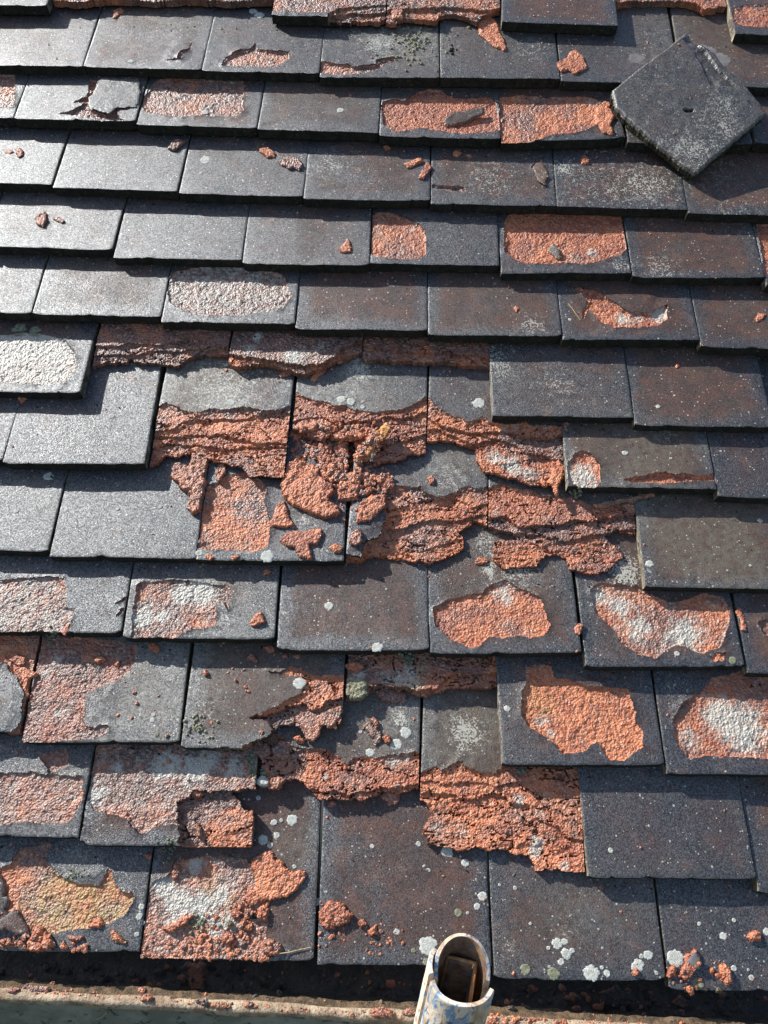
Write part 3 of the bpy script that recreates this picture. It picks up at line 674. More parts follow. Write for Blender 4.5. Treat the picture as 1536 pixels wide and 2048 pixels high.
def build_tile(key, c, parent):
    row = int(key.split('.')[0])
    O, ax, up, W = frame(c)
    seed = abs(hash_key(key)) % 9973
    r = random.Random(seed)
    W += 0.0007 - r.choice([0.0002, 0.0004, 0.0006, 0.0013])
    th = TH + r.uniform(-0.002, 0.004)
    ay = up * math.cos(th) - NZ * math.sin(th)
    az = np.cross(ax, ay)
    T = dict(O=O + NZ * r.uniform(-0.0002, 0.0006), ax=ax, ay=ay, az=az, W=W, key=key, row=row)
    ops = DMG.get(key)
    dense = ops is not None
    step = 0.00105 if dense else 0.004
    vmax = 0.140 if dense else 0.212
    nx = max(8, int(round((W - 0.005) / step)))
    xs = np.concatenate([[-W / 2, -W / 2 + 0.0009, -W / 2 + 0.0022], np.linspace(-W / 2 + 0.0022, W / 2 - 0.0022, nx)[1:-1], [W / 2 - 0.0022, W / 2 - 0.0009, W / 2]])
    nv = int(round((vmax - 0.003) / step))
    ys = np.concatenate([[0, 0.0009, 0.0022], np.linspace(0.0022, vmax, nv)[1:], np.linspace(vmax, TL, 8)[1:]])
    X, Y = np.meshgrid(xs, ys)
    # outline: the tail wanders a little, corners are worn
    wob = fbm(X, X * 0, 0.035, seed + 1, 3) * 0.0009 + fbm(X, X * 0, 0.006, seed + 2, 2) * 0.00025
    for _ in range(r.randint(1, 4)):
        wob = wob + r.uniform(0.0005, 0.0019) * np.exp(-((X - r.uniform(-W / 2, W / 2)) / r.uniform(0.0015, 0.006)) ** 2)
    corner = np.exp(-((W / 2 - np.abs(X)) / 0.004)) * r.uniform(0, 0.0032)
    YY = Y + (wob + corner) * np.clip(1 - Y / 0.02, 0, 1)
    XX = X + fbm(Y * 0, Y, 0.03, seed + 3, 2) * 0.0003 * (np.abs(X) / (W / 2)) ** 4
    du = W / 2 - np.abs(X)
    de = np.minimum(du, Y)
    Z = fbm(XX, YY, 0.045, seed + 4, 3) * 0.00045 + fbm(XX, YY, 0.009, seed + 5, 2) * 0.00010
    Z -= 0.00035 * np.clip(1 - de / 0.0014, 0, 1) ** 1.6
    Z += fbm(X, X * 0, 0.06, seed + 9, 2) * 0.0007 * np.clip(1 - Y / 0.05, 0, 1)
    tone = np.clip(TONE.get(key, 0.30 + 0.45 * (c[0] + c[2]) / 3072 + r.uniform(-0.32, 0.35)), 0.0, 1.2) * np.clip(de / 0.022, 0.0, 1)
    tone = np.clip(tone + fbm(XX, YY, 0.05, seed + 6, 2) * 0.25, 0, 1)
    lich = np.zeros_like(X); film = np.full_like(X, FILM0.get(key, r.choice([0, 0, 0.1, 0.25]))) * np.clip(0.5 + fbm(X, Y, 0.05, seed + 8, 2) * 1.2, 0, 1)
    for arr, src in ((lich, LIC), (film, FILM)):
        for (v, x, y, rad, s) in src:
            (px, py), = zp(v, [(x, y)])
            rp = rad / VIEW[v][2]
            if c[0] - rp * 2 < px < c[2] + rp * 2 and c[1] - 420 < py < c[3] + 80 + rp:
                (lx, ly), = local_pts(T, [(px, py)])
                rl = rp * 0.165 / max(60, (c[2] - c[0]))
                arr += s * np.exp(-(((XX - lx) ** 2 + (YY - ly) ** 2) / (rl * rl)))
    lich = np.clip(lich, 0, 1.3); film = np.clip(film, 0, 1.2)
    zb = -THICK
    attrs = dict(tone=tone, lichen=lich, film=film)
    M = np.eye(4)
    M[:3, 0] = RWN @ ax; M[:3, 1] = RWN @ ay; M[:3, 2] = RWN @ az
    M[:3, 3] = RWN @ T['O'] + np.array(EAVE)
    T['M'] = Matrix(M.tolist())
    T['core'] = None
    if not dense:
        cell = np.ones((len(ys) - 1, len(xs) - 1), bool)
        V, F, sm, mi, at = sheet(XX, YY, Z, cell, zb, attrs, perim_mat=1, inner_mat=1, side_mat=2)
        # underside
        me = make_mesh('roof_tile', V, F, sm, mi, at)
        o = link('roof_tile', me, parent, (M_SKIN, M_SIDE, M_EDGE))
    else:
        # points are shifted by noise before testing the outlines so that every break is ragged
        wx = XX + fbm(XX, YY, 0.012, seed + 11, 4, 0.7) * 0.0042 + fbm(XX, YY, 0.003, seed + 12, 2) * 0.0012
        wy = YY + fbm(XX, YY, 0.012, seed + 13, 4, 0.7) * 0.0042 + fbm(XX, YY, 0.003, seed + 14, 2) * 0.0012
        sx = XX + fbm(XX, YY, 0.010, seed + 15, 3, 0.6) * 0.0020 + fbm(XX, YY, 0.003, seed + 12, 2) * 0.0008
        sy = YY + fbm(XX, YY, 0.010, seed + 16, 3, 0.6) * 0.0020 + fbm(XX, YY, 0.003, seed + 14, 2) * 0.0008
        core = np.zeros(X.shape, bool); gone = np.zeros(X.shape, bool)
        dep = np.zeros_like(X); wea = np.full_like(X, 0.3); whi = np.zeros_like(X); yel = np.zeros_like(X)
        lift = np.zeros_like(X)
        for op in ops:
            k = op[0]
            if k == 'A':
                core[:] = True; dep[:] = op[1] / 1000; wea[:] = op[2]; whi[:] = op[3]
            elif k in ('S', 'S2'):
                m = inside(sx, sy, local_pts(T, zp(op[1], op[2])))
                core |= m; dep[m] = op[3] / 1000; wea[m] = op[4]; whi[m] = op[5]
            elif k == 'L':
                m = inside(wx, wy, below(op[1], T))
                core |= m; dep[m] = op[2] / 1000; wea[m] = op[3]; whi[m] = op[4]
            elif k in ('G', 'XR'):
                gone |= inside(wx, wy, below(op[1], T))
            elif k == 'XP':
                gone |= inside(wx, wy, local_pts(T, zp(op[1], op[2])))
            elif k == 'K':
                m = inside(wx, wy, local_pts(T, zp(op[1], op[2])))
                core &= ~m; gone &= ~m
            elif k in ('W', 'Y'):
                for (x, y, rad, s) in op[2]:
                    (lx, ly), = local_pts(T, zp(op[1], [(x, y)]))
                    rl = rad / VIEW[op[1]][2] * 0.165 / (c[2] - c[0]) * 1.15
                    (whi if k == 'W' else yel)[:] += s * np.exp(-(((XX - lx) ** 2 + (YY - ly) ** 2) / (rl * rl)) ** 1.5)
            elif k == 'U':
                pl = local_pts(T, zp(op[1], op[2]))
                m = inside(XX, YY, pl)
                lift = np.maximum(lift, np.where(m, op[3] / 1000 * np.clip(edge_dist(XX, YY, pl) / 0.012, 0, 1), 0))
        # vertex masks -> cell masks
        def cells(m):
            return (m[:-1, :-1].astype(int) + m[:-1, 1:] + m[1:, :-1] + m[1:, 1:]) >= 2
        cg = cells(gone)
        cc = cells(core) & ~cg
        cs = ~cells(core) & ~cg
        # skin: frayed rims curl up a little
        cdist = near_field(core, XX, YY)
        Zs = Z + lift + 0.0013 * np.exp(-cdist / 0.0045) * np.clip(fbm(XX, YY, 0.02, seed + 21, 2) * 1.8 + 0.35, 0, 1.3)
        # core surface: coarse lumps, leafy layers and grains
        lay = fbm(XX * 0.6, YY * 1.35, 0.018, seed + 31, 5, 0.68) * 1.6
        deep = np.clip(dep / 0.004, 0.40, 1.6); deep = np.where(dep < 0.0026, deep * 0.75, deep)
        stepz = (np.floor(lay * 4.5) / 4.5) * 0.00125
        grain = fbm(XX, YY, 0.0030, seed + 33, 2, 0.6) * 0.00085 + fbm(XX, YY, 0.0070, seed + 34, 2) * 0.00050
        kd = near_field(~core, XX, YY)
        leaf = (kd > 0.0012 + 0.0055 * np.clip(fbm(XX, YY, 0.014, seed + 52, 3, 0.6) * 1.8, 0, 1)).astype(float)
        Zc = -dep * (0.42 + 0.46 * leaf + 0.12 * np.clip(kd / 0.010, 0, 1)) + stepz * deep * np.clip(kd / 0.004, 0.15, 1) + grain * np.clip(kd / 0.0025, 0.5, 1) + fbm(XX, YY, 0.05, seed + 35, 2) * 0.0008 * deep
        # open cracks between the leaves of the broken layers
        if any(q[0] == 'L' for q in ops):
            rid = np.abs(fbm(XX * 0.55, YY * 1.5, 0.016, seed + 61, 3, 0.6))
            Zc -= np.where((rid < 0.022) & (kd > 0.002) & (dep > 0.002), 0.0038, 0)
        whi = whi + 0.45 * np.exp(-kd / 0.0016) * np.clip(fbm(XX, YY, 0.03, seed + 51, 2) * 2.0 + 0.2, 0, 1) * (whi + wea < 0.9)
        Zc = np.clip(Zc, -THICK + 0.0012, None)
        Zc = np.minimum(Zc, Z - 0.00015)
        jit = 0.00028
        XJ = XX + np.where(core | gone, rng.uniform(-jit, jit, X.shape), 0)
        YJ = YY + np.where(core | gone, rng.uniform(-jit, jit, X.shape), 0)
        at_core = dict(weather=np.clip(wea + fbm(XX, YY, 0.026, seed + 41, 3) * 0.45 + 0.25 * np.clip(fbm(XX, YY, 0.012, seed + 43, 3) - 0.15, 0, 1), 0, 1), white=np.clip(whi, 0, 1.6), yellow=np.clip(yel, 0, 1.2), lichen=lich)
        if cs.any():
            V, F, sm, mi, at = sheet(XJ, YJ, Zs, cs, zb, attrs, perim_mat=1, inner_mat=2, side_mat=3)
            me = make_mesh('roof_tile', V, F, sm, mi, at)
        else:
            me = bpy.data.meshes.new('roof_tile')
        if cs.any() and cs.sum() > 0:
            o = link('roof_tile', me, parent, (M_SKIN, M_SIDE, M_SKIN, M_EDGE))
        else:
            o = link('roof_tile', me, parent, (M_SKIN, M_SIDE, M_SKIN, M_EDGE))
        if cc.any():
            V, F, sm, mi, at = sheet(XJ, YJ, Zc, cc, zb, at_core, other=cs, perim_mat=1 if not any(q[0] == 'A' for q in ops) else 0, inner_mat=0, smooth=False)
            mc = make_mesh('exposed_core', V, F, sm, mi, at)
            oc = link('exposed_core', mc, o, (M_CORE, M_SIDE))
            T['core'] = oc
    o.matrix_local = T['M']
    T['obj'] = o
    if key in TILE_LABELS: o['label'] = TILE_LABELS[key]
    TILES[key] = T
    return T


def hash_key(k):
    h = 17
    for ch in k:
        h = (h * 131 + ord(ch)) & 0x7FFFFFFF
    return h


def near_field(mask, X, Y, reach=12):
    """distance to a mask on the grid, good to a few millimetres (repeated dilation)"""
    d = np.where(mask, 0.0, 1.0)
    cur = mask.copy()
    out = np.where(mask, 0.0, reach * 0.00105)
    for i in range(1, reach):
        nxt = cur.copy()
        nxt[1:] |= cur[:-1]; nxt[:-1] |= cur[1:]; nxt[:, 1:] |= cur[:, :-1]; nxt[:, :-1] |= cur[:, 1:]
        new = nxt & ~cur
        out[new] = i * 0.00105
        cur = nxt
    return out


roof_me_v = []
pa = [(-0.75, -0.42), (0.75, -0.42), (0.75, 0.95), (-0.75, 0.95)]
tl = [to_world((x, y + 0.06, -0.062)) for x, y in pa]
bl = [to_world((x, y + 0.06, -0.075)) for x, y in pa]
rv = np.array([list(p) for p in tl + bl])
rf = np.array([[0, 1, 2, 3], [7, 6, 5, 4], [0, 4, 5, 1], [1, 5, 6, 2], [2, 6, 7, 3], [3, 7, 4, 0]])
ROOF = link('roof', make_mesh('roof', rv, [rf]), None, (M_FELT,))
tag(ROOF, 'old pitched roof of dark plain tiles, many flaking to orange clay', 'roof', kind='structure')

for row in ROWS:                                        # carry the rows on unseen past the left side, added to shade the gutter
    for _ in range(2 if row < 5 else 1):
        x0, y0, x1, y1 = ROWS[row][0]
        ROWS[row].insert(0, (2 * x0 - x1 - 3, 2 * y0 - y1, x0 - 2, y0))
for row in sorted(ROWS, reverse=True):
    off = 2 if row < 5 else 1
    for i, c in enumerate(ROWS[row]):
        build_tile('%d.%d' % (row, i - off), c, ROOF)

# timber battens under the tiles (seen only past broken edges and from the eaves)
M_WOOD = plain_material('old_batten_wood', (0.05, 0.035, 0.022), (0.11, 0.075, 0.045), 40, 0.9)
for k in range(-2, 12):
    y = -0.40 + k * GAUGE + 0.19
    b = [(x, y + dy, z) for x in (-0.74, 0.74) for dy in (-0.012, 0.012) for z in (-0.060, -0.040)]
    bw = np.array([list(to_world(p)) for p in b])
    bf = np.array([[0, 1, 3, 2], [4, 6, 7, 5], [0, 4, 5, 1], [2, 3, 7, 6], [0, 2, 6, 4], [1, 5, 7, 3]])
    link('batten', make_mesh('batten', bw, [bf]), ROOF, (M_WOOD,))
# ------------------------------------------------------------------ gutter along the eaves
# built in world directions: along the eaves, outward (horizontal, away from the wall) and up
OUT_R = np.array([0, -math.cos(PITCH), math.sin(PITCH)])     # roof-axes direction of "outward"
UP_R = np.array([0, math.sin(PITCH), math.cos(PITCH)])
gl = on_plane(0, 1986, (0, 0, 0), NZ)
gr = on_plane(840, 2033, (0, 0, 0), NZ)
GD = (gr - gl) / np.linalg.norm(gr - gl)
G0 = gl + GD * 0.4


def gut(s, o, u):
    """s along the lip (m), o outward from the lip (m), u up from the lip (m) -> world"""
    return RWN @ (G0 + GD * s + OUT_R * o + UP_R * u) + np.array(EAVE)


def sweep(name, prof, s0, s1, n, parent, mat, closed=True, rough=0.0, seed=0, smooth=True):
    P = np.array(prof); m = len(P)
    ss = np.linspace(s0, s1, n)
    V = []
    for s in ss:
        for k, (o, u) in enumerate(P):
            a = rough * float(fbm(np.array([s]), np.array([k * 0.013]), 0.03, seed, 3)[0])
            b = rough * float(fbm(np.array([s + 3]), np.array([k * 0.013]), 0.02, seed + 5, 3)[0])
            V.append(gut(s, o + a, u + b))
    F = []
    for i in range(n - 1):
        for k in range(m if closed else m - 1):
            k2 = (k + 1) % m
            F.append((i * m + k, i * m + k2, (i + 1) * m + k2, (i + 1) * m + k))
    Fl = [np.array(F)]
    if closed:
        Fl += [np.array([list(range(m))[::-1]]), np.array([[(n - 1) * m + k for k in range(m)]])]
    nf = sum(len(f) for f in Fl)
    me = make_mesh(name, V, Fl, np.full(nf, smooth))
    return link(name, me, parent, (mat,))


M_GLIP = plain_material('mossy_gutter_lip', (0.21, 0.15, 0.10), (0.42, 0.34, 0.24), 70, 0.9, 0.9, 0.003, (0.13, 0.10, 0.07))
M_GOUT = plain_material('grey_green_gutter_face', (0.11, 0.125, 0.105), (0.20, 0.215, 0.18), 30, 0.75, 0.5, 0.001, (0.035, 0.04, 0.032))
M_GIN = plain_material('dirty_gutter_inside', (0.02, 0.018, 0.015), (0.05, 0.042, 0.032), 50, 0.7, 0.6, 0.003)
GUT = bpy.data.objects.new('gutter', None)
COL.objects.link(GUT)
tag(GUT, 'shallow eaves gutter full of dark wet mud below the bottom row of tiles', 'gutter')
S0, S1 = -0.85, 0.75
sweep('gutter_face', [(0.0, -0.004), (0.0035, -0.006), (0.0035, -0.085), (0.0, -0.085)], S0, S1, 60, GUT, M_GOUT, rough=0.0004, seed=3, smooth=False)
sweep('gutter_lip', [(-0.0055, -0.0110), (-0.0060, -0.002), (-0.0035, 0.0004), (0.001, 0.0006), (0.0042, -0.0008), (0.0046, -0.007)], S0, S1, 420, GUT, M_GLIP, rough=0.0016, seed=11)
sweep('gutter_trough', [(-0.0035, -0.010), (-0.0045, -0.085), (-0.115, -0.085), (-0.115, -0.010), (-0.118, -0.010), (-0.118, -0.089), (-0.0008, -0.089), (-0.0008, -0.010)], S0, S1, 40, GUT, M_GIN, smooth=False)
# silt: dry crust against the lip, wet mud further in
M_SILT = plain_material('gutter_silt', (0.055, 0.038, 0.022), (0.16, 0.105, 0.06), 130, 0.75, 0.9, 0.003, (0.03, 0.022, 0.015))
ss = np.linspace(S0, S1, 700); oo = np.linspace(-0.0045, -0.021, 18)
SS, OO = np.meshgrid(ss, oo)
t_ = (-0.0045 - OO) / 0.0165
UU = -0.0020 - 0.005 * t_ - 0.016 * np.clip((t_ - 0.62 + fbm(SS, OO * 0, 0.03, 77, 3) * 0.3) / 0.3, 0, 1) ** 1.3 + fbm(SS, OO, 0.02, 71, 4, 0.6) * 0.0025 + fbm(SS, OO, 0.005, 72, 2) * 0.0015
gx = G0[None, None] + GD * SS[..., None] + OUT_R * OO[..., None] + UP_R * UU[..., None]
gw = gx @ RWN.T + np.array(EAVE)
ids = np.arange(SS.size).reshape(SS.shape)
gf = np.stack([ids[:-1, :-1].ravel(), ids[1:, :-1].ravel(), ids[1:, 1:].ravel(), ids[:-1, 1:].ravel()], 1)
silt = link('silt', make_mesh('silt', gw.reshape(-1, 3), [gf], np.full(len(gf), True)), GUT, (M_SILT,))
tag(silt, kind='stuff')
ss = np.linspace(S0, S1, 320); oo = np.linspace(-0.0190, -0.114, 26)
SS, OO = np.meshgrid(ss, oo)
UU = -0.022 - 0.019 * np.clip((-0.0190 - OO) / 0.02, 0, 1) + fbm(SS, OO, 0.03, 75, 3, 0.6) * 0.0045
UU = np.maximum(UU, -0.0405 + 0 * UU)
gx = G0[None, None] + GD * SS[..., None] + OUT_R * OO[..., None] + UP_R * UU[..., None]
gw = gx @ RWN.T + np.array(EAVE)
ids = np.arange(SS.size).reshape(SS.shape)
gf = np.stack([ids[:-1, :-1].ravel(), ids[1:, :-1].ravel(), ids[1:, 1:].ravel(), ids[:-1, 1:].ravel()], 1)
mud = link('wet_mud', make_mesh('wet_mud', gw.reshape(-1, 3), [gf], np.full(len(gf), True)), GUT, (M_MUD,))
tag(mud, kind='stuff')

# ground far below, and the wall under the eaves
gm = np.array([(-40, -40, 0), (40, -40, 0), (40, 40, 0), (-40, 40, 0)], float)
GROUND = link('ground', make_mesh('ground', gm, [np.array([[0, 1, 2, 3]])]), None,
              (plain_material('garden_ground', (0.05, 0.06, 0.03), (0.10, 0.09, 0.06), 2, 0.95),))
tag(GROUND, 'plain ground at the foot of the house', 'ground', kind='structure')
wy0 = float((RWN @ (G0 + OUT_R * -0.125))[1])
wv = []
for (x, y, z) in [(-0.8, wy0, 0), (0.8, wy0, 0), (0.8, wy0 + 0.2, 0), (-0.8, wy0 + 0.2, 0)]:
    wv.append((x, y, z))
top_z = float((RWN @ (G0 + UP_R * -0.03))[2]) + EAVE.z - 0.03
wv += [(x, y, top_z) for (x, y, z) in wv[:4]]
wf_ = np.array([[0, 1, 5, 4], [1, 2, 6, 5], [2, 3, 7, 6], [3, 0, 4, 7], [4, 5, 6, 7], [3, 2, 1, 0]])
WALL = link('house_wall', make_mesh('house_wall', np.array(wv, float), [wf_]), None,
            (plain_material('wall_render', (0.25, 0.23, 0.2), (0.34, 0.31, 0.27), 12, 0.95),))
tag(WALL, 'rendered house wall below the eaves gutter', 'wall', kind='structure')

# ------------------------------------------------------------------ finding what lies under a measured point
bpy.context.view_layer.update()
DEPS = bpy.context.evaluated_depsgraph_get()
CAMW = to_world(CAMR)


def hit(px, py):
    d = RW @ Vector(ray_r(px, py)); d.normalize()
    ok, loc, nrm, fi, ob, mx = SC.ray_cast(DEPS, CAMW, d)
    return (np.array(RW.transposed() @ (loc - EAVE)), ob) if ok else (None, None)


def tile_of(ob):
    while ob is not None and ob.parent is not None and ob.parent != ROOF:
        ob = ob.parent
    for T in TILES.values():
        if T['obj'] == ob:
            return T
    return None


# ------------------------------------------------------------------ pieces broken off the tiles


def near_poly(X, Y, poly):
    d = edge_dist(X, Y, poly)
    return np.where(inside(X, Y, poly), d, -d)


def piece(name, label, view, pts, thick, kind='core', weather=0.12, white=0.0, base=None, tilt=(0.0, 0.0), curl=0.0, step=0.00115,
          cat='fragment', group=None, mats=None, parent=None, yellow=0.0, rag=1.0, dome=0.0005, lift=0.0, tone=0.5, hole=None, zoff=0.0):
    if kind == 'core': thick *= 0.68
    P = zp(view, pts)
    cxp = sum(p[0] for p in P) / len(P); cyp = sum(p[1] for p in P) / len(P)
    if base is None:
        hs = []
        for (x, y) in [(cxp, cyp)] + [((x + cxp) / 2, (y + cyp) / 2) for x, y in P[::2]]:
            h, ob = hit(x, y)
            if h is not None: hs.append((h, ob))
        T = tile_of(hit(cxp, cyp)[1]) if hit(cxp, cyp)[1] is not None else None
        if T is None:
            ax, ay, az = np.array([1, 0, 0.]), np.array([0, 1, 0.]), NZ
        else:
            ax, ay, az = T['ax'], T['ay'], T['az']
        o = hs[0][0]
        zz = sorted(float((h - o) @ az) for h, _ in hs)
        o = o + az * (zz[int(len(zz) * 0.55)] + zoff)
    else:
        o, ax, ay, az = base
    pl = []
    for (x, y) in P:
        q = on_plane(x, y, o, az) - o
        pl.append((float(q @ ax), float(q @ ay)))
    a = np.array(pl)
    seed = hash_key(label or name + str(cxp)) % 9001
    mnx, mny = a.min(0) - 0.002; mxx, mxy = a.max(0) + 0.002
    size = max(mxx - mnx, mxy - mny)
    st = min(step, size / 14)
    xs = np.arange(mnx, mxx, st); ys = np.arange(mny, mxy, st)
    X, Y = np.meshgrid(xs, ys)
    am = min(0.0034, size * 0.10) * rag
    wx = X + fbm(X, Y, 0.009, seed, 4, 0.7) * am; wy = Y + fbm(X, Y, 0.009, seed + 3, 4, 0.7) * am
    sd = near_poly(wx, wy, pl)
    if hole is not None:
        hp = []
        for (x, y) in zp(view, hole):
            q = on_plane(x, y, o, az) - o
            hp.append((float(q @ ax), float(q @ ay)))
        sd = np.where(inside(X, Y, hp), -1, sd)
    m = sd > 0
    cell = (m[:-1, :-1].astype(int) + m[:-1, 1:] + m[1:, :-1] + m[1:, 1:]) >= 2
    if not cell.any():
        return None
    cx0, cy0 = a.mean(0)
    u = (X - cx0) / (size / 2); v = (Y - cy0) / (size / 2)
    prof = 1 - np.exp(-np.clip(sd, 0, 1) / dome)
    slope = tilt[0] * (X - cx0) + tilt[1] * (Y - cy0)
    arch = curl * (u ** 2 + 0.4 * v ** 2)
    if kind == 'core':
        rough = np.floor(fbm(X, Y, 0.014, seed + 7, 4, 0.65) * 6) / 4 * min(0.0016, thick * 0.3) + fbm(X, Y, 0.0030, seed + 8, 2, .6) * min(0.0010, thick * 0.22) + fbm(X, Y, 0.008, seed + 12, 2) * min(0.0008, thick * 0.14)
        Z = thick * (0.35 + 0.65 * prof) + rough * prof
        zb = -0.0006 + 0 * Z
    else:
        Z = thick * (0.6 + 0.4 * prof) + fbm(X, Y, 0.02, seed + 7, 2) * 0.0004 + fbm(X, Y, 0.004, seed + 8, 2) * 0.0001
        zb = 0 * Z
    low = float((slope + arch)[m].min()) if m.any() else 0.0
    Z = Z + slope + arch - low + lift
    zb = zb + slope + arch - low + lift if kind != 'core' or tilt != (0.0, 0.0) or lift else zb
    at = dict(weather=np.clip(weather + fbm(X, Y, 0.015, seed + 9, 2) * 0.15, 0, 1), white=np.full_like(X, white), yellow=np.full_like(X, yellow),
              tone=np.full_like(X, tone), lichen=np.full_like(X, 0.15), film=np.full_like(X, 0.3))
    j = st * 0.25
    XJ = X + rng.uniform(-j, j, X.shape); YJ = Y + rng.uniform(-j, j, X.shape)
    V, F, sm, mi, at = sheet(XJ, YJ, Z, cell, zb, at, perim_mat=0, inner_mat=1, bottom=True, smooth=(kind != 'core'))
    me = make_mesh(name, V, F, sm, mi, at)
    mm = mats or ((M_CORE, M_CORE) if kind == 'core' else (M_SKIN, M_CORE))
    ob = link(name, me, parent, mm)
    M = np.eye(4)
    M[:3, 0] = RWN @ ax; M[:3, 1] = RWN @ ay; M[:3, 2] = RWN @ az
    M[:3, 3] = RWN @ o + np.array(EAVE)
    M = Matrix(M.tolist())
    if parent is not None:
        ob.matrix_local = TILES_M(parent).inverted() @ M
    else:
        ob.matrix_local = M
        tag(ob, label, cat, group)
    return ob


def TILES_M(ob):
    for T in TILES.values():
        if T['obj'] == ob:
            return T['M']
    return Matrix.Identity(4)


M_MOSSY = plain_material('mossy_tile_edge', (0.014, 0.014, 0.010), (0.05, 0.048, 0.028), 110, 0.95, 1.0, 0.003, (0.12, 0.12, 0.065))
# the whole loose tile lying askew at the upper right
lo = np.array([0, 0, 0.0165])
lo = on_plane(1372, 225, lo, NZ)
lax = np.array([0.62, -0.78, 0.0]); lax /= np.linalg.norm(lax)
laz = np.array([-0.02, -0.06, 1.0]); laz /= np.linalg.norm(laz)
lay_ = np.cross(laz, lax); lax = np.cross(lay_, laz)
LP = [(802, 82), (860, 150), (905, 185), (960, 200), (1045, 255), (1110, 350), (1190, 430), (1290, 505), (1360, 600), (1430, 690), (1470, 745), (1487, 780), (1180, 1045), (880, 1300), (800, 1245), (640, 1115), (480, 985), (330, 850), (200, 720), (172, 580), (420, 380), (640, 220)]
LOOSE = piece('loose_tile', 'whole dark loose tile lying askew across the upper right of the roof', 'p', LP, 0.0135, kind='skin', base=(lo - laz * 0.0135, lax, lay_, laz),
              rag=0.35, dome=0.0005, step=0.001, cat='roof tile', mats=(M_SKIN, M_MOSSY), tone=0.25,
              hole=[(774, 742), (820, 746), (866, 746), (860, 772), (790, 774)])


def set_attr(ob, name, fn):
    me = ob.data
    n = len(me.vertices)
    co = np.empty(n * 3, np.float32); me.vertices.foreach_get('co', co); co = co.reshape(-1, 3)
    at = me.attributes[name]
    v = np.empty(n, np.float32); at.data.foreach_get('value', v)
    v = fn(co, v)
    at.data.foreach_set('value', v.astype(np.float32))
    return co


def loc_of(view, x, y, base):
    o, ax, ay, az = base
    (px, py), = zp(view, [(x, y)])
    q = on_plane(px, py, o, az) - o
    return float(q @ ax), float(q @ ay)


lb = (lo, lax, lay_, laz)
spots = [loc_of('p', x, y, lb) + (r / 4.315 * 0.165 / 245, s) for x, y, r, s in [(1120, 640, 110, .65), (1200, 790, 120, .55), (1130, 900, 120, .5), (780, 1010, 130, .65), (620, 960, 60, .6), (950, 1030, 120, .55), (900, 1120, 120, .45), (1000, 780, 80, .35)]]
set_attr(LOOSE, 'lichen', lambda co, v: 0.1 + sum(s * np.exp(-((co[:, 0] - x) ** 2 + (co[:, 1] - y) ** 2) / r ** 2) for x, y, r, s in spots))
set_attr(LOOSE, 'film', lambda co, v: np.full(len(co), 0.45))
# worn slope at its broken right-hand corner and ridge near the left edge
cp = [loc_of('p', x, y, lb) for x, y in [(802, 82), (905, 185), (1045, 480), (1130, 470), (1290, 500), (1110, 340), (1000, 180), (880, 60)]]
me_ = LOOSE.data
co_ = np.empty(len(me_.vertices) * 3, np.float32); me_.vertices.foreach_get('co', co_); co_ = co_.reshape(-1, 3)
ins = inside(co_[:, 0] + fbm(co_[:, 0], co_[:, 1], 0.01, 5, 3) * 0.002, co_[:, 1] + fbm(co_[:, 0], co_[:, 1], 0.01, 8, 3) * 0.002, cp) & (co_[:, 2] > 0.006)
ed_ = edge_dist(co_[:, 0], co_[:, 1], cp[0:4])
co_[:, 2] -= np.where(ins, 0.0012 + 0.0035 * np.clip(ed_ / 0.02, 0, 1) + 0.0006 * fbm(co_[:, 0], co_[:, 1], 0.006, 3, 2), 0)
me_.vertices.foreach_set('co', co_.ravel()); me_.update()

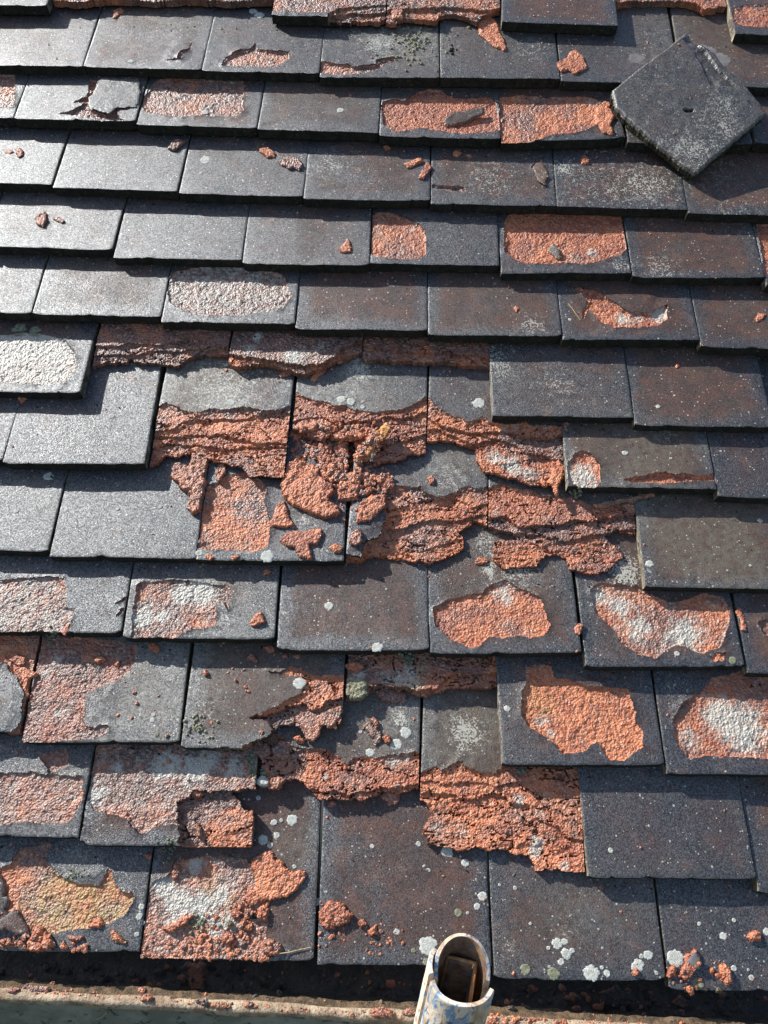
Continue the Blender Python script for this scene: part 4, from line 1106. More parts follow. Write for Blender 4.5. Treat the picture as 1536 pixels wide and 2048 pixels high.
# flakes and chips: (label, view, outline, thickness mm, options)
C_, S_ = 'core', 'skin'
G1 = 'fallen orange tile flakes'
PIECES = [
 ('dark slate-blue skin flake lifting beside the split in a pale tile', 'o', [(606, 62), (822, 58), (826, 130), (806, 218), (700, 222), (680, 240), (640, 262), (596, 254), (536, 232), (530, 180), (548, 158)], 1.1, dict(kind=S_, tilt=(-.04, .015), tone=.05)),
 ('large pointed orange flake below the raised tile at the top', 'B', [(375, 85), (420, 65), (450, 85), (465, 130), (490, 180), (485, 205), (440, 190), (385, 140)], 4, dict(weather=.05)),
 ('fish-tail shaped orange flake left of the loose tile', 'B', [(693, 255), (735, 235), (745, 210), (770, 203), (805, 240), (812, 275), (770, 300), (740, 285), (710, 288)], 4, dict(weather=.05)),
 ('hooked orange flake touching the left corner of the loose tile', 'B', [(845, 455), (860, 425), (885, 408), (912, 415), (905, 435), (928, 470), (905, 500), (918, 540), (880, 532), (850, 495)], 4, dict(weather=.05, zoff=.0005)),
 ('long grey tongue-shaped skin flake on bright orange clay', 'B', [(237, 492), (270, 465), (340, 455), (395, 446), (404, 465), (350, 487), (280, 505), (245, 504)], 2.2, dict(kind=S_, tilt=(0, .18), tone=.9)),
 ('small pale orange chip on the topmost left row', 'A', [(450, 75), (455, 45), (480, 35), (500, 45), (475, 62), (460, 78)], 3, dict(weather=.3)),
 ('orange chunk fallen under the broken top edge', 'r', [(1062, 35), (1100, 25), (1125, 60), (1125, 100), (1075, 105), (1068, 70)], 4, dict(weather=.2)),
 ('tiny orange chip at the left edge beside a pink one', 'A', [(15, 605), (35, 597), (55, 605), (35, 615)], 2, dict()),
 ('pink diamond-shaped chip near the left edge', 'A', [(62, 610), (75, 592), (95, 600), (88, 620), (76, 630)], 3, dict(weather=.2)),
 ('brown lumpy chip under the spalled tile on the upper left', 'A', [(672, 600), (690, 565), (720, 558), (738, 570), (715, 590), (700, 608)], 5, dict(weather=.6)),
 ('upper of two oblong chips on a dark tile', 'A', [(1033, 595), (1050, 588), (1100, 612), (1098, 630), (1065, 632), (1040, 615)], 4, dict(weather=.1)),
 ('lower browner one of two oblong chips on a dark tile', 'A', [(1112, 652), (1150, 630), (1190, 635), (1210, 660), (1195, 680), (1150, 675)], 5, dict(weather=.55)),
 ('upright pink chip on the pale tile near the left edge', 'A', [(145, 875), (150, 855), (180, 850), (190, 880), (175, 910), (150, 900)], 4, dict(weather=.3)),
 ('small brown sliver beside the upright pink chip', 'A', [(215, 875), (235, 868), (258, 885), (245, 893)], 3, dict(weather=.5)),
 ('finger-shaped orange chip pointing left, above its twin', 'q', [(195, 555), (220, 545), (300, 525), (318, 545), (215, 582)], 4, dict(weather=.08)),
 ('finger-shaped orange chip slanting down beside a tile joint', 'q', [(285, 640), (310, 590), (348, 543), (362, 580), (345, 615), (320, 655)], 4, dict(weather=.08)),
 ('round orange chip at the top of the cracked dark tile', 'q', [(490, 495), (510, 476), (540, 490), (527, 512), (495, 510)], 3, dict()),
 ('tiny orange chip right of the round one', 'q', [(565, 505), (590, 500), (605, 515), (580, 522)], 2, dict()),
 ('orange chip on the white-threaded tile beside the loose tile', 'q', [(1245, 530), (1265, 505), (1298, 530), (1295, 555), (1255, 558)], 4, dict()),
 ('little orange chip below the bright orange tile', 'q', [(78, 455), (105, 448), (125, 465), (95, 482)], 3, dict(weather=.2)),
 ('triangular orange chip on a dark tile left of a half-spalled one', 'A', [(1352, 1000), (1370, 975), (1385, 952), (1402, 985), (1402, 1006), (1370, 1010)], 3.5, dict()),
 ('brown leaf-shaped skin flake peeling near a tile edge', 'q', [(960, 575), (1000, 538), (1035, 580), (1050, 640), (1025, 692), (990, 660)], 1.8, dict(kind=S_, tilt=(.06, -.05), tone=1.1)),
 ('grey pointed skin chip on the brightest orange tile', 'q', [(1053, 1065), (1085, 1036), (1128, 1095), (1124, 1122), (1095, 1114)], 1.8, dict(kind=S_, tilt=(.2, .1), tone=.7)),
 ('orange petal-shaped chip near the right edge', 'D', [(1485, 275), (1500, 255), (1527, 257), (1515, 276), (1490, 287)], 2.5, dict()),
 ('tiny red chip on a brown tile right of the middle', 's', [(78, 225), (90, 206), (107, 220), (95, 242)], 2, dict(weather=.2)),
 ('small red chip on the wide dark tile at the right', 's', [(1001, 547), (1015, 536), (1030, 550), (1013, 564)], 2, dict(weather=.1)),
 ('orange sliver hanging at a joint under the broken row', 'b', [(145, 430), (200, 385), (265, 365), (272, 400), (220, 430), (160, 442)], 4, dict(weather=.3)),
 ('red-brown sliver lying in the shade of the broken row', 'b', [(380, 465), (420, 410), (470, 385), (500, 395), (450, 440), (430, 482)], 3, dict(weather=.35)),
 ('small brown chip above the red-brown sliver', 'b', [(588, 310), (640, 308), (637, 335), (600, 338)], 3, dict(weather=.5)),
 ('thick ochre slab leaning on the rubble heap', 'b', [(726, 1062), (780, 1000), (830, 940), (920, 878), (982, 848), (994, 910), (962, 952), (900, 1012), (820, 1072), (740, 1092)], 9, dict(tilt=(.25, .15), mats=(M_OCHRE, M_OCHRE), zoff=.004)),
 ('flat pink-orange flake at the left of the rubble heap', 'b', [(378, 1000), (400, 950), (500, 928), (552, 1000), (557, 1062), (480, 1097), (408, 1062)], 5, dict(weather=.08)),
 ('smooth dark-orange flake at the top of the rubble heap', 'b', [(280, 800), (350, 755), (460, 745), (565, 800), (540, 850), (470, 850), (360, 868), (300, 845)], 4, dict(weather=.2)),
 ('biggest orange slab lying below the rubble heap', 'e', [(3, 332), (50, 180), (130, 150), (200, 178), (292, 200), (282, 260), (322, 300), (382, 330), (402, 382), (342, 462), (442, 490), (432, 542), (330, 582), (200, 532), (80, 482), (38, 430)], 8, dict(weather=.05)),
 ('orange flake touching the biggest slab on its right', 'e', [(292, 190), (400, 168), (442, 230), (442, 302), (330, 302), (290, 250)], 6, dict(weather=.08, zoff=.001)),
 ('square orange flake right of the biggest slab', 'e', [(432, 290), (520, 238), (602, 238), (592, 330), (562, 432), (418, 442), (438, 350)], 6, dict(weather=.1)),
 ('smooth orange chip with a grey one under it', 'e', [(608, 290), (692, 288), (694, 330), (620, 352)], 5, dict()),
 ('rough orange chunk at the right end of the rubble', 'e', [(690, 270), (800, 243), (832, 310), (832, 352), (780, 372), (700, 302)], 6, dict(weather=.1)),
 ('pale grey pointed chip in the rubble', 'e', [(562, 412), (592, 372), (632, 400), (622, 420)], 3, dict(kind=S_, tilt=(.1, .3), tone=.3)),
 ('ochre chip beside the pale grey chip', 'e', [(605, 382), (640, 352), (692, 350), (680, 380), (640, 412)], 5, dict(weather=.0, yellow=.3)),
 ('orange flake lying on the grey curled tile corner', 'e', [(565, 602), (582, 470), (680, 408), (772, 404), (762, 500), (700, 552), (652, 607)], 6, dict(weather=.12)),
 ('triangular orange flake left of the three-armed one', 'd', [(988, 762), (1060, 590), (1120, 558), (1147, 600), (1162, 700), (1213, 782), (1160, 797), (1008, 787)], 5, dict(weather=.05)),
 ('three-armed orange flake near a tile tail', 'd', [(1088, 912), (1150, 850), (1220, 828), (1300, 840), (1440, 808), (1472, 830), (1432, 932), (1362, 952), (1372, 1040), (1392, 1087), (1330, 1082), (1248, 1060), (1218, 980), (1120, 952)], 5, dict(weather=.03)),
 ('round orange lump near the curled grey tile corner', 'e', [(358, 790), (400, 758), (457, 785), (442, 822), (390, 822)], 5, dict(weather=.03, yellow=.2)),
 ('upright brown-pink lump on the curled grey tile corner', 'e', [(508, 750), (530, 678), (570, 653), (607, 680), (592, 760), (550, 787)], 6, dict(weather=.4)),
 ('large crossed pink-brown chunk standing on a dark tile', 'd', [(88, 342), (128, 230), (200, 223), (260, 240), (300, 130), (370, 90), (400, 43), (432, 80), (452, 130), (422, 250), (402, 330), (412, 400), (382, 560), (362, 662), (290, 682), (253, 640), (270, 470), (200, 472), (168, 400)], 9, dict(weather=.4, white=.1)),
 ('short pink stick of clay beside the crossed chunk', 'd', [(498, 300), (540, 228), (592, 213), (602, 270), (572, 342), (535, 388), (508, 350)], 6, dict(weather=.4)),
 ('left of two orange chips on the tail of the pink tile', 'd', [(398, 1050), (440, 1028), (497, 1060), (450, 1092)], 3, dict()),
 ('right of two orange chips on the tail of the pink tile', 'd', [(638, 1060), (700, 1033), (717, 1055), (660, 1092)], 3, dict()),
 ('orange chip under the mossy tail of the pink tile', 'd', [(918, 1200), (970, 1168), (1017, 1195), (940, 1227)], 4, dict(weather=.15)),
 ('orange rod-like chip on the sound brown tile face', 'c', [(408, 1100), (440, 1078), (497, 1083), (497, 1110), (430, 1120)], 4, dict(weather=.1)),
 ('bent orange strip hanging from the lichened ledge', 'c', [(868, 600), (900, 540), (900, 480), (960, 448), (982, 500), (972, 570), (942, 620), (947, 682), (923, 677), (908, 620)], 5, dict(weather=.03)),
 ('orange pebble on the tile face above the broken ledges', 'c', [(113, 575), (140, 548), (162, 575), (152, 602), (125, 602)], 5, dict(weather=.2)),
 ('long brown splinter in the gap under a split tile', 'c', [(1168, 735), (1300, 708), (1430, 680), (1560, 648), (1560, 682), (1440, 712), (1300, 742), (1190, 757)], 5, dict(weather=.55, yellow=.3)),
 ('dull red chip under the tail of a dark tile', 'c', [(973, 215), (1000, 198), (1017, 220), (995, 247)], 3, dict(weather=.4)),
 ('arrowhead-shaped orange chip on a mottled tile', 'E', [(1000, 490), (1020, 460), (1045, 446), (1057, 490), (1030, 500), (1005, 507)], 4.5, dict(weather=.02)),
 ('orange chip in the shade below the mottled tile', 't', [(788, 530), (815, 518), (847, 550), (832, 572), (800, 557)], 4, dict(weather=.1)),
 ('tiny orange chip on the joint between two spalled tiles', 'F', [(763, 515), (780, 495), (797, 500), (787, 542), (770, 537)], 3, dict()),
 ('upright orange sliver in a joint near the right edge', 'F', [(1408, 440), (1425, 433), (1447, 520), (1430, 524)], 3, dict(weather=.15)),
 ('brown and orange slab on the tile below the broken row', 'f', [(988, 710), (1040, 658), (1130, 740), (1152, 800), (1090, 862), (1068, 800), (1020, 742)], 4, dict(weather=.8, yellow=.15)),
 ('grey and orange pebble above the brown slab', 'f', [(1043, 640), (1080, 618), (1132, 680), (1110, 717)], 5, dict(weather=.4, white=.5)),
 ('red rounded chip at the end of the brown slab', 'f', [(1143, 790), (1190, 773), (1212, 795), (1222, 832), (1180, 842)], 5, dict(weather=.05)),
 ('dark red lens-shaped piece under the lichened ledge', 'f', [(1068, 430), (1150, 388), (1250, 383), (1352, 440), (1342, 492), (1250, 517), (1130, 472)], 4, dict(weather=.6)),
 ('dark chip tucked under the rough orange ledge', 'f', [(1108, 1250), (1180, 1228), (1292, 1240), (1272, 1312), (1210, 1327), (1150, 1282)], 4, dict(weather=.5)),
 ('small red chip on the tile joint below the orange ledge', 'f', [(708, 1332), (740, 1288), (787, 1330), (720, 1357)], 4, dict(weather=.15)),
 ('dark red lump in the shade over a grey tile', 'f', [(58, 150), (100, 108), (142, 160), (132, 197), (90, 182)], 5, dict(weather=.5)),
 ('red-topped lump under the tile tail', 'f', [(188, 60), (260, 43), (287, 90), (240, 107)], 5, dict(weather=.25)),
 ('left of two small shaded red chips', 'f', [(338, 130), (370, 113), (387, 140), (355, 152)], 3, dict(weather=.4)),
 ('right of two small shaded red chips', 'f', [(418, 130), (470, 113), (497, 135), (450, 152)], 3, dict(weather=.4)),
 ('pale green-grey lichened lump at the end of a ledge', 'f', [(858, 450), (868, 310), (960, 298), (1037, 350), (1027, 442), (970, 482), (890, 482)], 9, dict(mats=(M_MOSS, M_MOSS))),
 ('orange cap of clay above the lichened lump', 'f', [(848, 210), (890, 173), (992, 190), (992, 240), (940, 277), (880, 232)], 5, dict(weather=.2)),
 ('large dark red flake left of the orange ledge', 'f', [(88, 860), (150, 808), (242, 850), (252, 920), (190, 962), (118, 922)], 6, dict(weather=.55)),
 ('dark red flake with a grey lichen patch', 'f', [(258, 880), (330, 808), (422, 820), (402, 932), (350, 967), (278, 942)], 6, dict(weather=.5, white=.4)),
 ('bright red knob at the broken tile edge', 'f', [(428, 800), (480, 768), (527, 810), (512, 842), (450, 832)], 6, dict(weather=.1)),
 ('bluish white lichened scrap beside a red one', 'f', [(133, 1140), (190, 1098), (242, 1140), (232, 1187), (150, 1167)], 4, dict(mats=(M_LICHEN, M_LICHEN))),
 ('ragged red scrap beside the bluish white one', 'f', [(240, 1112), (330, 1098), (372, 1130), (310, 1202), (250, 1172)], 5, dict(weather=.35)),
 ('leafy brown layers crumbling out of a split tile', 'f', [(440, 660), (520, 600), (700, 560), (830, 545), (800, 640), (740, 705), (660, 690), (640, 760), (590, 830), (540, 800), (510, 720)], 3, dict(weather=.5)),
 ('orange lump caught under the thick pink ledge', 'i', [(718, 300), (760, 283), (792, 320), (770, 347), (725, 332)], 6, dict(weather=.08)),
 ('red sliver leaning in the hollow of the broken tile', 'i', [(745, 500), (760, 490), (778, 530), (770, 575), (748, 570)], 5, dict(weather=.4)),
 ('largest bright orange flake over the lichen-covered tile', 'k', [(938, 160), (1000, 98), (1092, 83), (1112, 150), (1182, 160), (1192, 210), (1250, 235), (1342, 230), (1340, 290), (1292, 382), (1200, 442), (1080, 472), (1000, 462), (930, 512), (868, 450), (900, 400), (980, 380), (962, 270)], 5, dict(weather=.0)),
 ('smooth red leaf-shaped chip at the head of a tile', 'k', [(318, 240), (355, 168), (387, 220), (372, 292), (325, 307)], 4, dict(weather=.3)),
 ('long orange stick of clay on white lichen', 'k', [(248, 690), (370, 618), (492, 573), (492, 602), (390, 672), (290, 727)], 7, dict(weather=.08)),
 ('dark round cinder-like pebble among orange lumps', 'k', [(898, 570), (940, 543), (992, 570), (987, 602), (930, 607)], 8, dict(mats=(M_SIDE, M_SIDE))),
 ('orange lump right of the dark pebble', 'k', [(980, 530), (1030, 488), (1062, 530), (1052, 622), (1000, 612)], 7, dict()),
 ('orange lump below the dark pebble', 'k', [(828, 640), (880, 608), (952, 650), (942, 702), (850, 672)], 7, dict()),
 ('orange lump left of the dark pebble', 'k', [(770, 570), (810, 535), (860, 550), (850, 600), (800, 605)], 6, dict()),
 ('pinkish lump in the middle of the lichen-covered tile', 'k', [(688, 740), (760, 698), (812, 740), (792, 792), (720, 792)], 7, dict(weather=.25)),
 ('brownish crumbly lump at the tail of the lichen-covered tile', 'k', [(1028, 800), (1100, 768), (1172, 800), (1162, 872), (1080, 892), (1030, 852)], 7, dict(weather=.45)),
 ('grey rounded pebble on cream lichen', 'k', [(738, 635), (765, 612), (792, 635), (780, 668), (748, 665)], 6, dict(mats=(M_LICHEN_G, M_LICHEN_G))),
 ('slanting ochre wedge near a tile tail at the lower left', 'j', [(1003, 820), (1050, 828), (1100, 880), (1148, 937), (1110, 942), (1008, 887)], 5, dict(weather=.0, yellow=.5)),
 ('boat-shaped brown chip at the lower left tail', 'j', [(613, 880), (700, 868), (750, 858), (772, 890), (720, 917), (640, 907)], 5, dict(weather=.3)),
 ('upright orange chip on the lower left tail', 'j', [(548, 960), (580, 908), (612, 960), (612, 987), (560, 987)], 5, dict(weather=.05)),
 ('rough brown chip overhanging the lower left tail', 'j', [(723, 960), (770, 943), (802, 990), (750, 1027)], 5, dict(weather=.4)),
 ('largest orange clump at the lower left tail', 'j', [(258, 930), (300, 850), (320, 788), (400, 778), (432, 840), (492, 900), (502, 950), (440, 982), (380, 1012), (290, 992)], 10, dict(weather=.15)),
 ('pinkish clump at the left edge of the bottom tail', 'j', [(0, 920), (60, 888), (122, 930), (132, 972), (60, 962)], 7, dict(weather=.35)),
 ('blackened lump beside the large orange clump', 'j', [(188, 880), (240, 828), (272, 860), (210, 922)], 7, dict(weather=.95)),
 ('orange nodule on the yellowed clay face', 'j', [(798, 770), (900, 708), (952, 750), (900, 802), (810, 802)], 6, dict(weather=.05)),
 ('brown curled skin flake at the lower left edge', 'j', [(-60, 730), (20, 718), (150, 618), (242, 790), (272, 832), (180, 862), (60, 802), (-60, 850)], 2.5, dict(kind=S_, tilt=(-.12, -.1), tone=1.0)),
 ('dark skin flake standing at the left edge above it', 'j', [(-60, 330), (0, 300), (30, 340), (72, 560), (60, 652), (0, 692), (-60, 690)], 2.5, dict(kind=S_, tilt=(-.1, 0), tone=.7)),
 ('orange clump beside the joint of the two bottom tiles', 'G', [(1278, 640), (1310, 598), (1372, 620), (1412, 660), (1380, 692), (1320, 712), (1280, 702)], 8, dict(weather=.05)),
 ('single orange lump right of that clump', 'G', [(1423, 690), (1445, 673), (1464, 695), (1440, 712)], 5, dict()),
 ('second orange lump right of that clump', 'G', [(1468, 720), (1500, 703), (1507, 735), (1480, 742)], 5, dict()),
 ('orange clump below the white lichen on the bottom right tile', 'n', [(1053, 240), (1088, 180), (1100, 130), (1150, 103), (1167, 150), (1132, 250), (1100, 272)], 8, dict(weather=.15)),
 ('pale curled skin scrap on that orange clump', 'n', [(1098, 170), (1130, 118), (1167, 160), (1162, 202), (1130, 197)], 2.5, dict(kind=S_, mats=(M_STAIN, M_CORE), zoff=.003, tilt=(.2, .2))),
 ('orange chunk at the left corner of the bottom right tile', 'n', [(998, 230), (1020, 183), (1047, 195), (1042, 240), (1005, 257)], 7, dict(weather=.1)),
 ('upright double orange lump on the bottom right tile', 'n', [(1278, 200), (1300, 178), (1337, 220), (1342, 280), (1310, 297), (1288, 250)], 8, dict(weather=.1)),
 ('orange lump higher up on the bottom right tile', 'n', [(1418, 40), (1450, 8), (1497, 15), (1492, 50), (1450, 62)], 7, dict(weather=.15)),
 ('orange lump in front of white lichen at a bottom tail', 'n', [(803, 230), (830, 198), (850, 230), (825, 252)], 6, dict(weather=.1)),
 ('small ochre wedge on the bottom right tile', 'n', [(1213, 215), (1240, 198), (1252, 215), (1228, 237)], 4, dict(yellow=.3)),
 ('tiny red chip beside green lichen on a bottom tile', 'n', [(168, 230), (178, 216), (190, 230), (178, 244)], 3, dict()),
 ('shaded red flake under a tail near the left edge', 'h', [(78, 230), (140, 193), (212, 220), (202, 272), (150, 292)], 5, dict(weather=.25)),
 ('little orange flake on the joint at the left edge', 'h', [(120, 300), (190, 292), (292, 340), (280, 370), (215, 365), (225, 520), (198, 540), (185, 420)], 4, dict(weather=.02)),
 ('red chip at the head of the wide spalled tile', 'h', [(708, 235), (790, 203), (822, 230), (760, 264)], 5, dict(weather=.25)),
 ('thin orange chip by the edge of the grey skin', 'h', [(878, 270), (920, 228), (912, 302)], 5, dict(weather=.05)),
 ('brown pointed shard in the shade at the lower left', 'h', [(930, 970), (1000, 900), (1060, 905), (1020, 1050), (960, 1060)], 4, dict(weather=.7)),
 ('orange crumb under the white spalled tile', 'C', [(68, 595), (85, 583), (105, 590), (90, 614)], 4, dict(weather=.2)),
 ('pink crumb on the grey skin over the wide tile', 'E', [(808, 690), (822, 676), (835, 692), (820, 705)], 4, dict(weather=.3)),
 ('orange tip dripping over a tile tail at the left', 't', [(330, 460), (350, 425), (375, 415), (368, 455), (345, 482)], 3, dict(weather=.0)),
 ('red chip under the tail beside the copper-green streak', 'j', [(1300, 140), (1340, 110), (1370, 120), (1360, 192), (1320, 170)], 4, dict(weather=.35)),
]
for lab, v, pts, th, kw in PIECES:
    kw = dict(kw)
    kd = kw.pop('kind', 'core')
    nm = 'tile_flake' if (th <= 4 or kd == 'skin') else 'clay_fragment'
    piece(nm, lab, v, pts, th / 1000, kind=kd, cat='skin flake' if kd == 'skin' else 'clay fragment', **kw)

# scraps lying in the gutter
for lab, v, pts, th, kw in [
    ('brown lump on the gutter silt near the middle', 'm', [(500, 208), (520, 196), (548, 202), (540, 218), (510, 222)], 7, dict(weather=.4)),
    ('flat dark scrap curling up at the gutter lip', 'm', [(695, 212), (745, 206), (755, 222), (725, 234), (700, 222)], 3, dict(kind='skin', tilt=(.2, .2), tone=.4)),
    ('pale brown scrap behind the gutter lip', 'm', [(758, 228), (800, 222), (830, 238), (800, 248), (775, 242)], 5, dict(weather=.5, yellow=.5)),
    ('pebble-like scrap on the silt left of the tube', 'm', [(868, 228), (885, 216), (908, 224), (900, 238), (876, 238)], 6, dict(weather=.5)),
    ('red clod on the gutter silt near the tube', 'm', [(1325, 250), (1350, 238), (1395, 245), (1418, 262), (1370, 275), (1335, 272)], 8, dict(weather=.3)),
    ('dark clod on the gutter silt beside the tube', 'm', [(1435, 255), (1465, 245), (1490, 258), (1470, 270), (1440, 268)], 7, dict(weather=.6)),
    ('black and red clod on the silt at the far left', 'm', [(72, 178), (95, 158), (130, 165), (182, 172), (180, 188), (110, 192)], 6, dict(weather=.6)),
    ('red scrap on the silt at the left end', 'm', [(22, 178), (45, 168), (70, 176), (50, 190)], 5, dict(weather=.4)),
    ('upright red-brown clay stick in the shaded gutter', 'm', [(660, 78), (735, 82), (728, 150), (725, 200), (690, 206), (680, 140)], 9, dict(weather=.35)),
    ('dark red flake in the shaded gutter right of the tube', 'n', [(440, 360), (490, 330), (545, 360), (500, 390)], 4, dict(weather=.5)),
    ('brown flake in the shaded gutter below the last tile', 'n', [(1020, 380), (1060, 345), (1115, 385), (1090, 425), (1050, 415)], 4, dict(weather=.6)),
    ('grey fan-shaped flake in the shaded gutter', 'n', [(640, 400), (650, 320), (720, 300), (800, 340), (805, 390), (720, 425)], 4, dict(kind='skin', tone=.6, tilt=(.1, .2))),
    ('small orange scrap in the shaded gutter at the left', 'm', [(472, 146), (490, 134), (502, 148), (488, 158)], 4, dict(weather=.3)),
]:
    kw = dict(kw); kd = kw.pop('kind', 'core')
    piece('gutter_scrap', lab, v, pts, th / 1000, kind=kd, cat='clay scrap', **kw)

# ------------------------------------------------------------------ lichen discs and moss growing on the tiles
DISCS = [('n', [(412, 72, 28), (450, 62, 18), (458, 125, 28), (490, 110, 15), (433, 170, 18), (597, 230, 42), (650, 200, 10), (678, 232, 18), (897, 135, 25), (862, 140, 12), (842, 190, 32),
               (245, 210, -28), (390, 230, -30), (942, 230, 10), (1045, 150, 42), (1297, 32, 20), (1530, 10, 20), (1448, 255, 15), (1160, 285, -30), (1432, 212, 8), (1355, 205, 15), (370, 195, 8)]),
         ('H', [(178, 780, 35), (255, 405, 22), (328, 452, 15), (396, 583, 18), (376, 625, 13), (300, 650, -15), (142, 375, 10), (527, 550, 8), (465, 538, 6), (588, 693, 7), (55, 725, 12), (338, 650, 7),
                (185, 480, 6), (165, 463, 5), (122, 800, -9), (1262, 693, 8), (1400, 680, 8), (908, 400, 10), (175, 845, -14), (660, 790, 8), (860, 715, 5)]),
         ('F', [(1062, 255, 16), (495, 832, 12), (1175, 613, 10), (1393, 640, -14), (90, 928, 22), (50, 975, 22), (1505, 83, 10), (1465, 262, 6)]),
         ('G', [(1165, 280, 22), (1093, 290, 13), (1122, 280, 8), (1050, 358, 20), (1104, 340, 13), (1080, 380, 12), (1030, 190, 9), (1485, 385, 9), (1262, 605, 15), (565, 625, 16), (555, 665, 14), (570, 690, 10), (1175, 465, 9), (545, 735, 10)]),
         ('f', [(1335, 745, 45), (1265, 845, 42), (1050, 910, 35), (975, 745, 14), (150, 1278, 18), (480, 350, 50)]),
         ('E', [(1313, 422, 18), (1505, 588, 22), (470, 35, 8), (640, 28, 8), (65, 45, 10), (1065, 225, 26), (612, 858, 8), (608, 878, 10), (625, 935, -9), (795, 212, 14)]),
         ('C', [(193, 903, 18), (445, 663, 12), (1025, 345, 18), (920, 608, 17), (1362, 597, 18), (1400, 605, 17), (1447, 605, 6), (1447, 627, 9), (75, 318, -30), (140, 322, -22), (238, 548, 12)]),
         ('D', [(965, 810, 12), (1098, 625, 9), (380, 612, 24), (1348, 803, 5), (745, 278, 7)]),
         ('A', [(818, 638, 22), (803, 690, 8), (1358, 440, 14), (522, 245, 12), (1010, 45, 16), (1035, 60, 20), (820, 448, 14)]),
         ('s', [(1150, 10, 5), (400, 285, 9), (1000, 720, 7), (1266, 1040, 6), (980, 1080, 9), (1200, 1180, 5)]),
         ('u', [(1135, 413, 12), (1380, 440, -16), (1015, 15, 15)]),
         ('g', [(790, 478, 22), (300, 1630, 44), (450, 1720, 28), (150, 1780, 14), (110, 1750, 10), (70, 1565, 18)])]


def disc(px, py, rpx, mat, name='lichen_spot', thick=0.00035):
    h, ob = hit(px, py)
    if h is None: return
    T = tile_of(ob)
    if T is None: return
    q = h - T['O']
    lx, ly, lz = float(q @ T['ax']), float(q @ T['ay']), float(q @ T['az'])
    h2, _ = hit(px + rpx, py)
    R = min(abs(float((h2 - h) @ T['ax'])), 0.02) if h2 is not None else 0.005
    R = max(R, 0.0012)
    sd = hash_key('%d,%d' % (px, py)) % 997
    n = 44
    V = []; 
    for ring, (f, z) in enumerate([(1.0, 0.0001), (0.93, thick), (0.6, thick * 1.15), (0.3, thick * 0.8)]):
        for k in range(n):
            a = 2 * math.pi * k / n
            lob = 1 + 0.30 * float(fbm(np.array([math.cos(a) * 0.03 + sd]), np.array([math.sin(a) * 0.03]), 0.02, sd, 3, 0.7)[0]) + 0.2 * float(fbm(np.array([math.cos(a) * 0.03 + sd]), np.array([math.sin(a) * 0.03]), 0.006, sd + 4, 2, 0.7)[0])
            V.append((lx + R * f * lob * math.cos(a), ly + R * f * lob * math.sin(a) * 0.95, lz + z + 0.0001 * math.sin(k * 2.4 + ring)))
    V.append((lx, ly, lz + thick))
    F = []
    for ring in range(3):
        for k in range(n):
            k2 = (k + 1) % n
            F.append((ring * n + k, ring * n + k2, (ring + 1) * n + k2, (ring + 1) * n + k))
    F3 = [(3 * n + k, 3 * n + (k + 1) % n, 4 * n) for k in range(n)]
    me = make_mesh(name, V, [np.array(F), np.array(F3)], np.full(len(F) + len(F3), True))
    link(name, me, T['obj'], (mat,))


for v, L in DISCS:
    for (x, y, rr) in L:
        (px, py), = zp(v, [(x, y)])
        disc(px, py, abs(rr) / VIEW[v][2], M_LICHEN if rr > 0 else M_LICHEN_G)
for (x, y, rr) in [(1340, 240, 46), (1300, 205, 34), (1010, 232, 34), (1275, 190, 22)]:
    (px, py), = zp('B', [(x, y)])
    disc(px, py, rr / 1.995, M_STAIN, 'water_stain', 0.0002)


def moss(view, cx_, cy_, rad, n, mat=M_MOSS, big=0.0030, name='moss_patch'):
    """a patch of small dry cushions, one mesh, on the tile it grows on"""
    (px, py), = zp(view, [(cx_, cy_)])
    h, ob = hit(px, py)
    T = tile_of(ob) if ob else None
    if T is None: return
    r = random.Random(int(px * 7 + py))
    V = []; F = []
    for _ in range(n):
        a = r.uniform(0, 6.283); d = abs(r.gauss(0, 0.5)) * rad / VIEW[view][2]
        hh, ob2 = hit(px + d * math.cos(a) * 1.25, py + d * math.sin(a))
        if hh is None: continue
        q = hh - T['O']
        c = np.array([q @ T['ax'], q @ T['ay'], q @ T['az']])
        s = big * r.uniform(0.3, 1.0)
        b = len(V)
        for (f, z) in ((1.0, -0.3), (0.85, 0.35), (0.4, 0.75)):
            for k in range(7):
                t = 6.283 * k / 7 + r.uniform(-.3, .3)
                V.append(c + np.array([s * f * math.cos(t) * r.uniform(.7, 1.2), s * f * math.sin(t) * r.uniform(.7, 1.2), s * z * r.uniform(.7, 1.2)]))
        V.append(c + np.array([0, 0, s * 0.8]))
        for ring in range(2):
            for k in range(7):
                F.append((b + ring * 7 + k, b + ring * 7 + (k + 1) % 7, b + ring * 7 + 7 + (k + 1) % 7, b + ring * 7 + 7 + k))
        for k in range(7):
            F.append((b + 14 + k, b + 14 + (k + 1) % 7, b + 21, b + 21))
    if not V: return
    F4 = [f for f in F if f[2] != f[3]]; F3 = [f[:3] for f in F if f[2] == f[3]]
    o = link(name, make_mesh(name, np.array(V), [np.array(F4), np.array(F3)], np.full(len(F), True)), T['obj'], (mat,))
    o['kind'] = 'stuff'


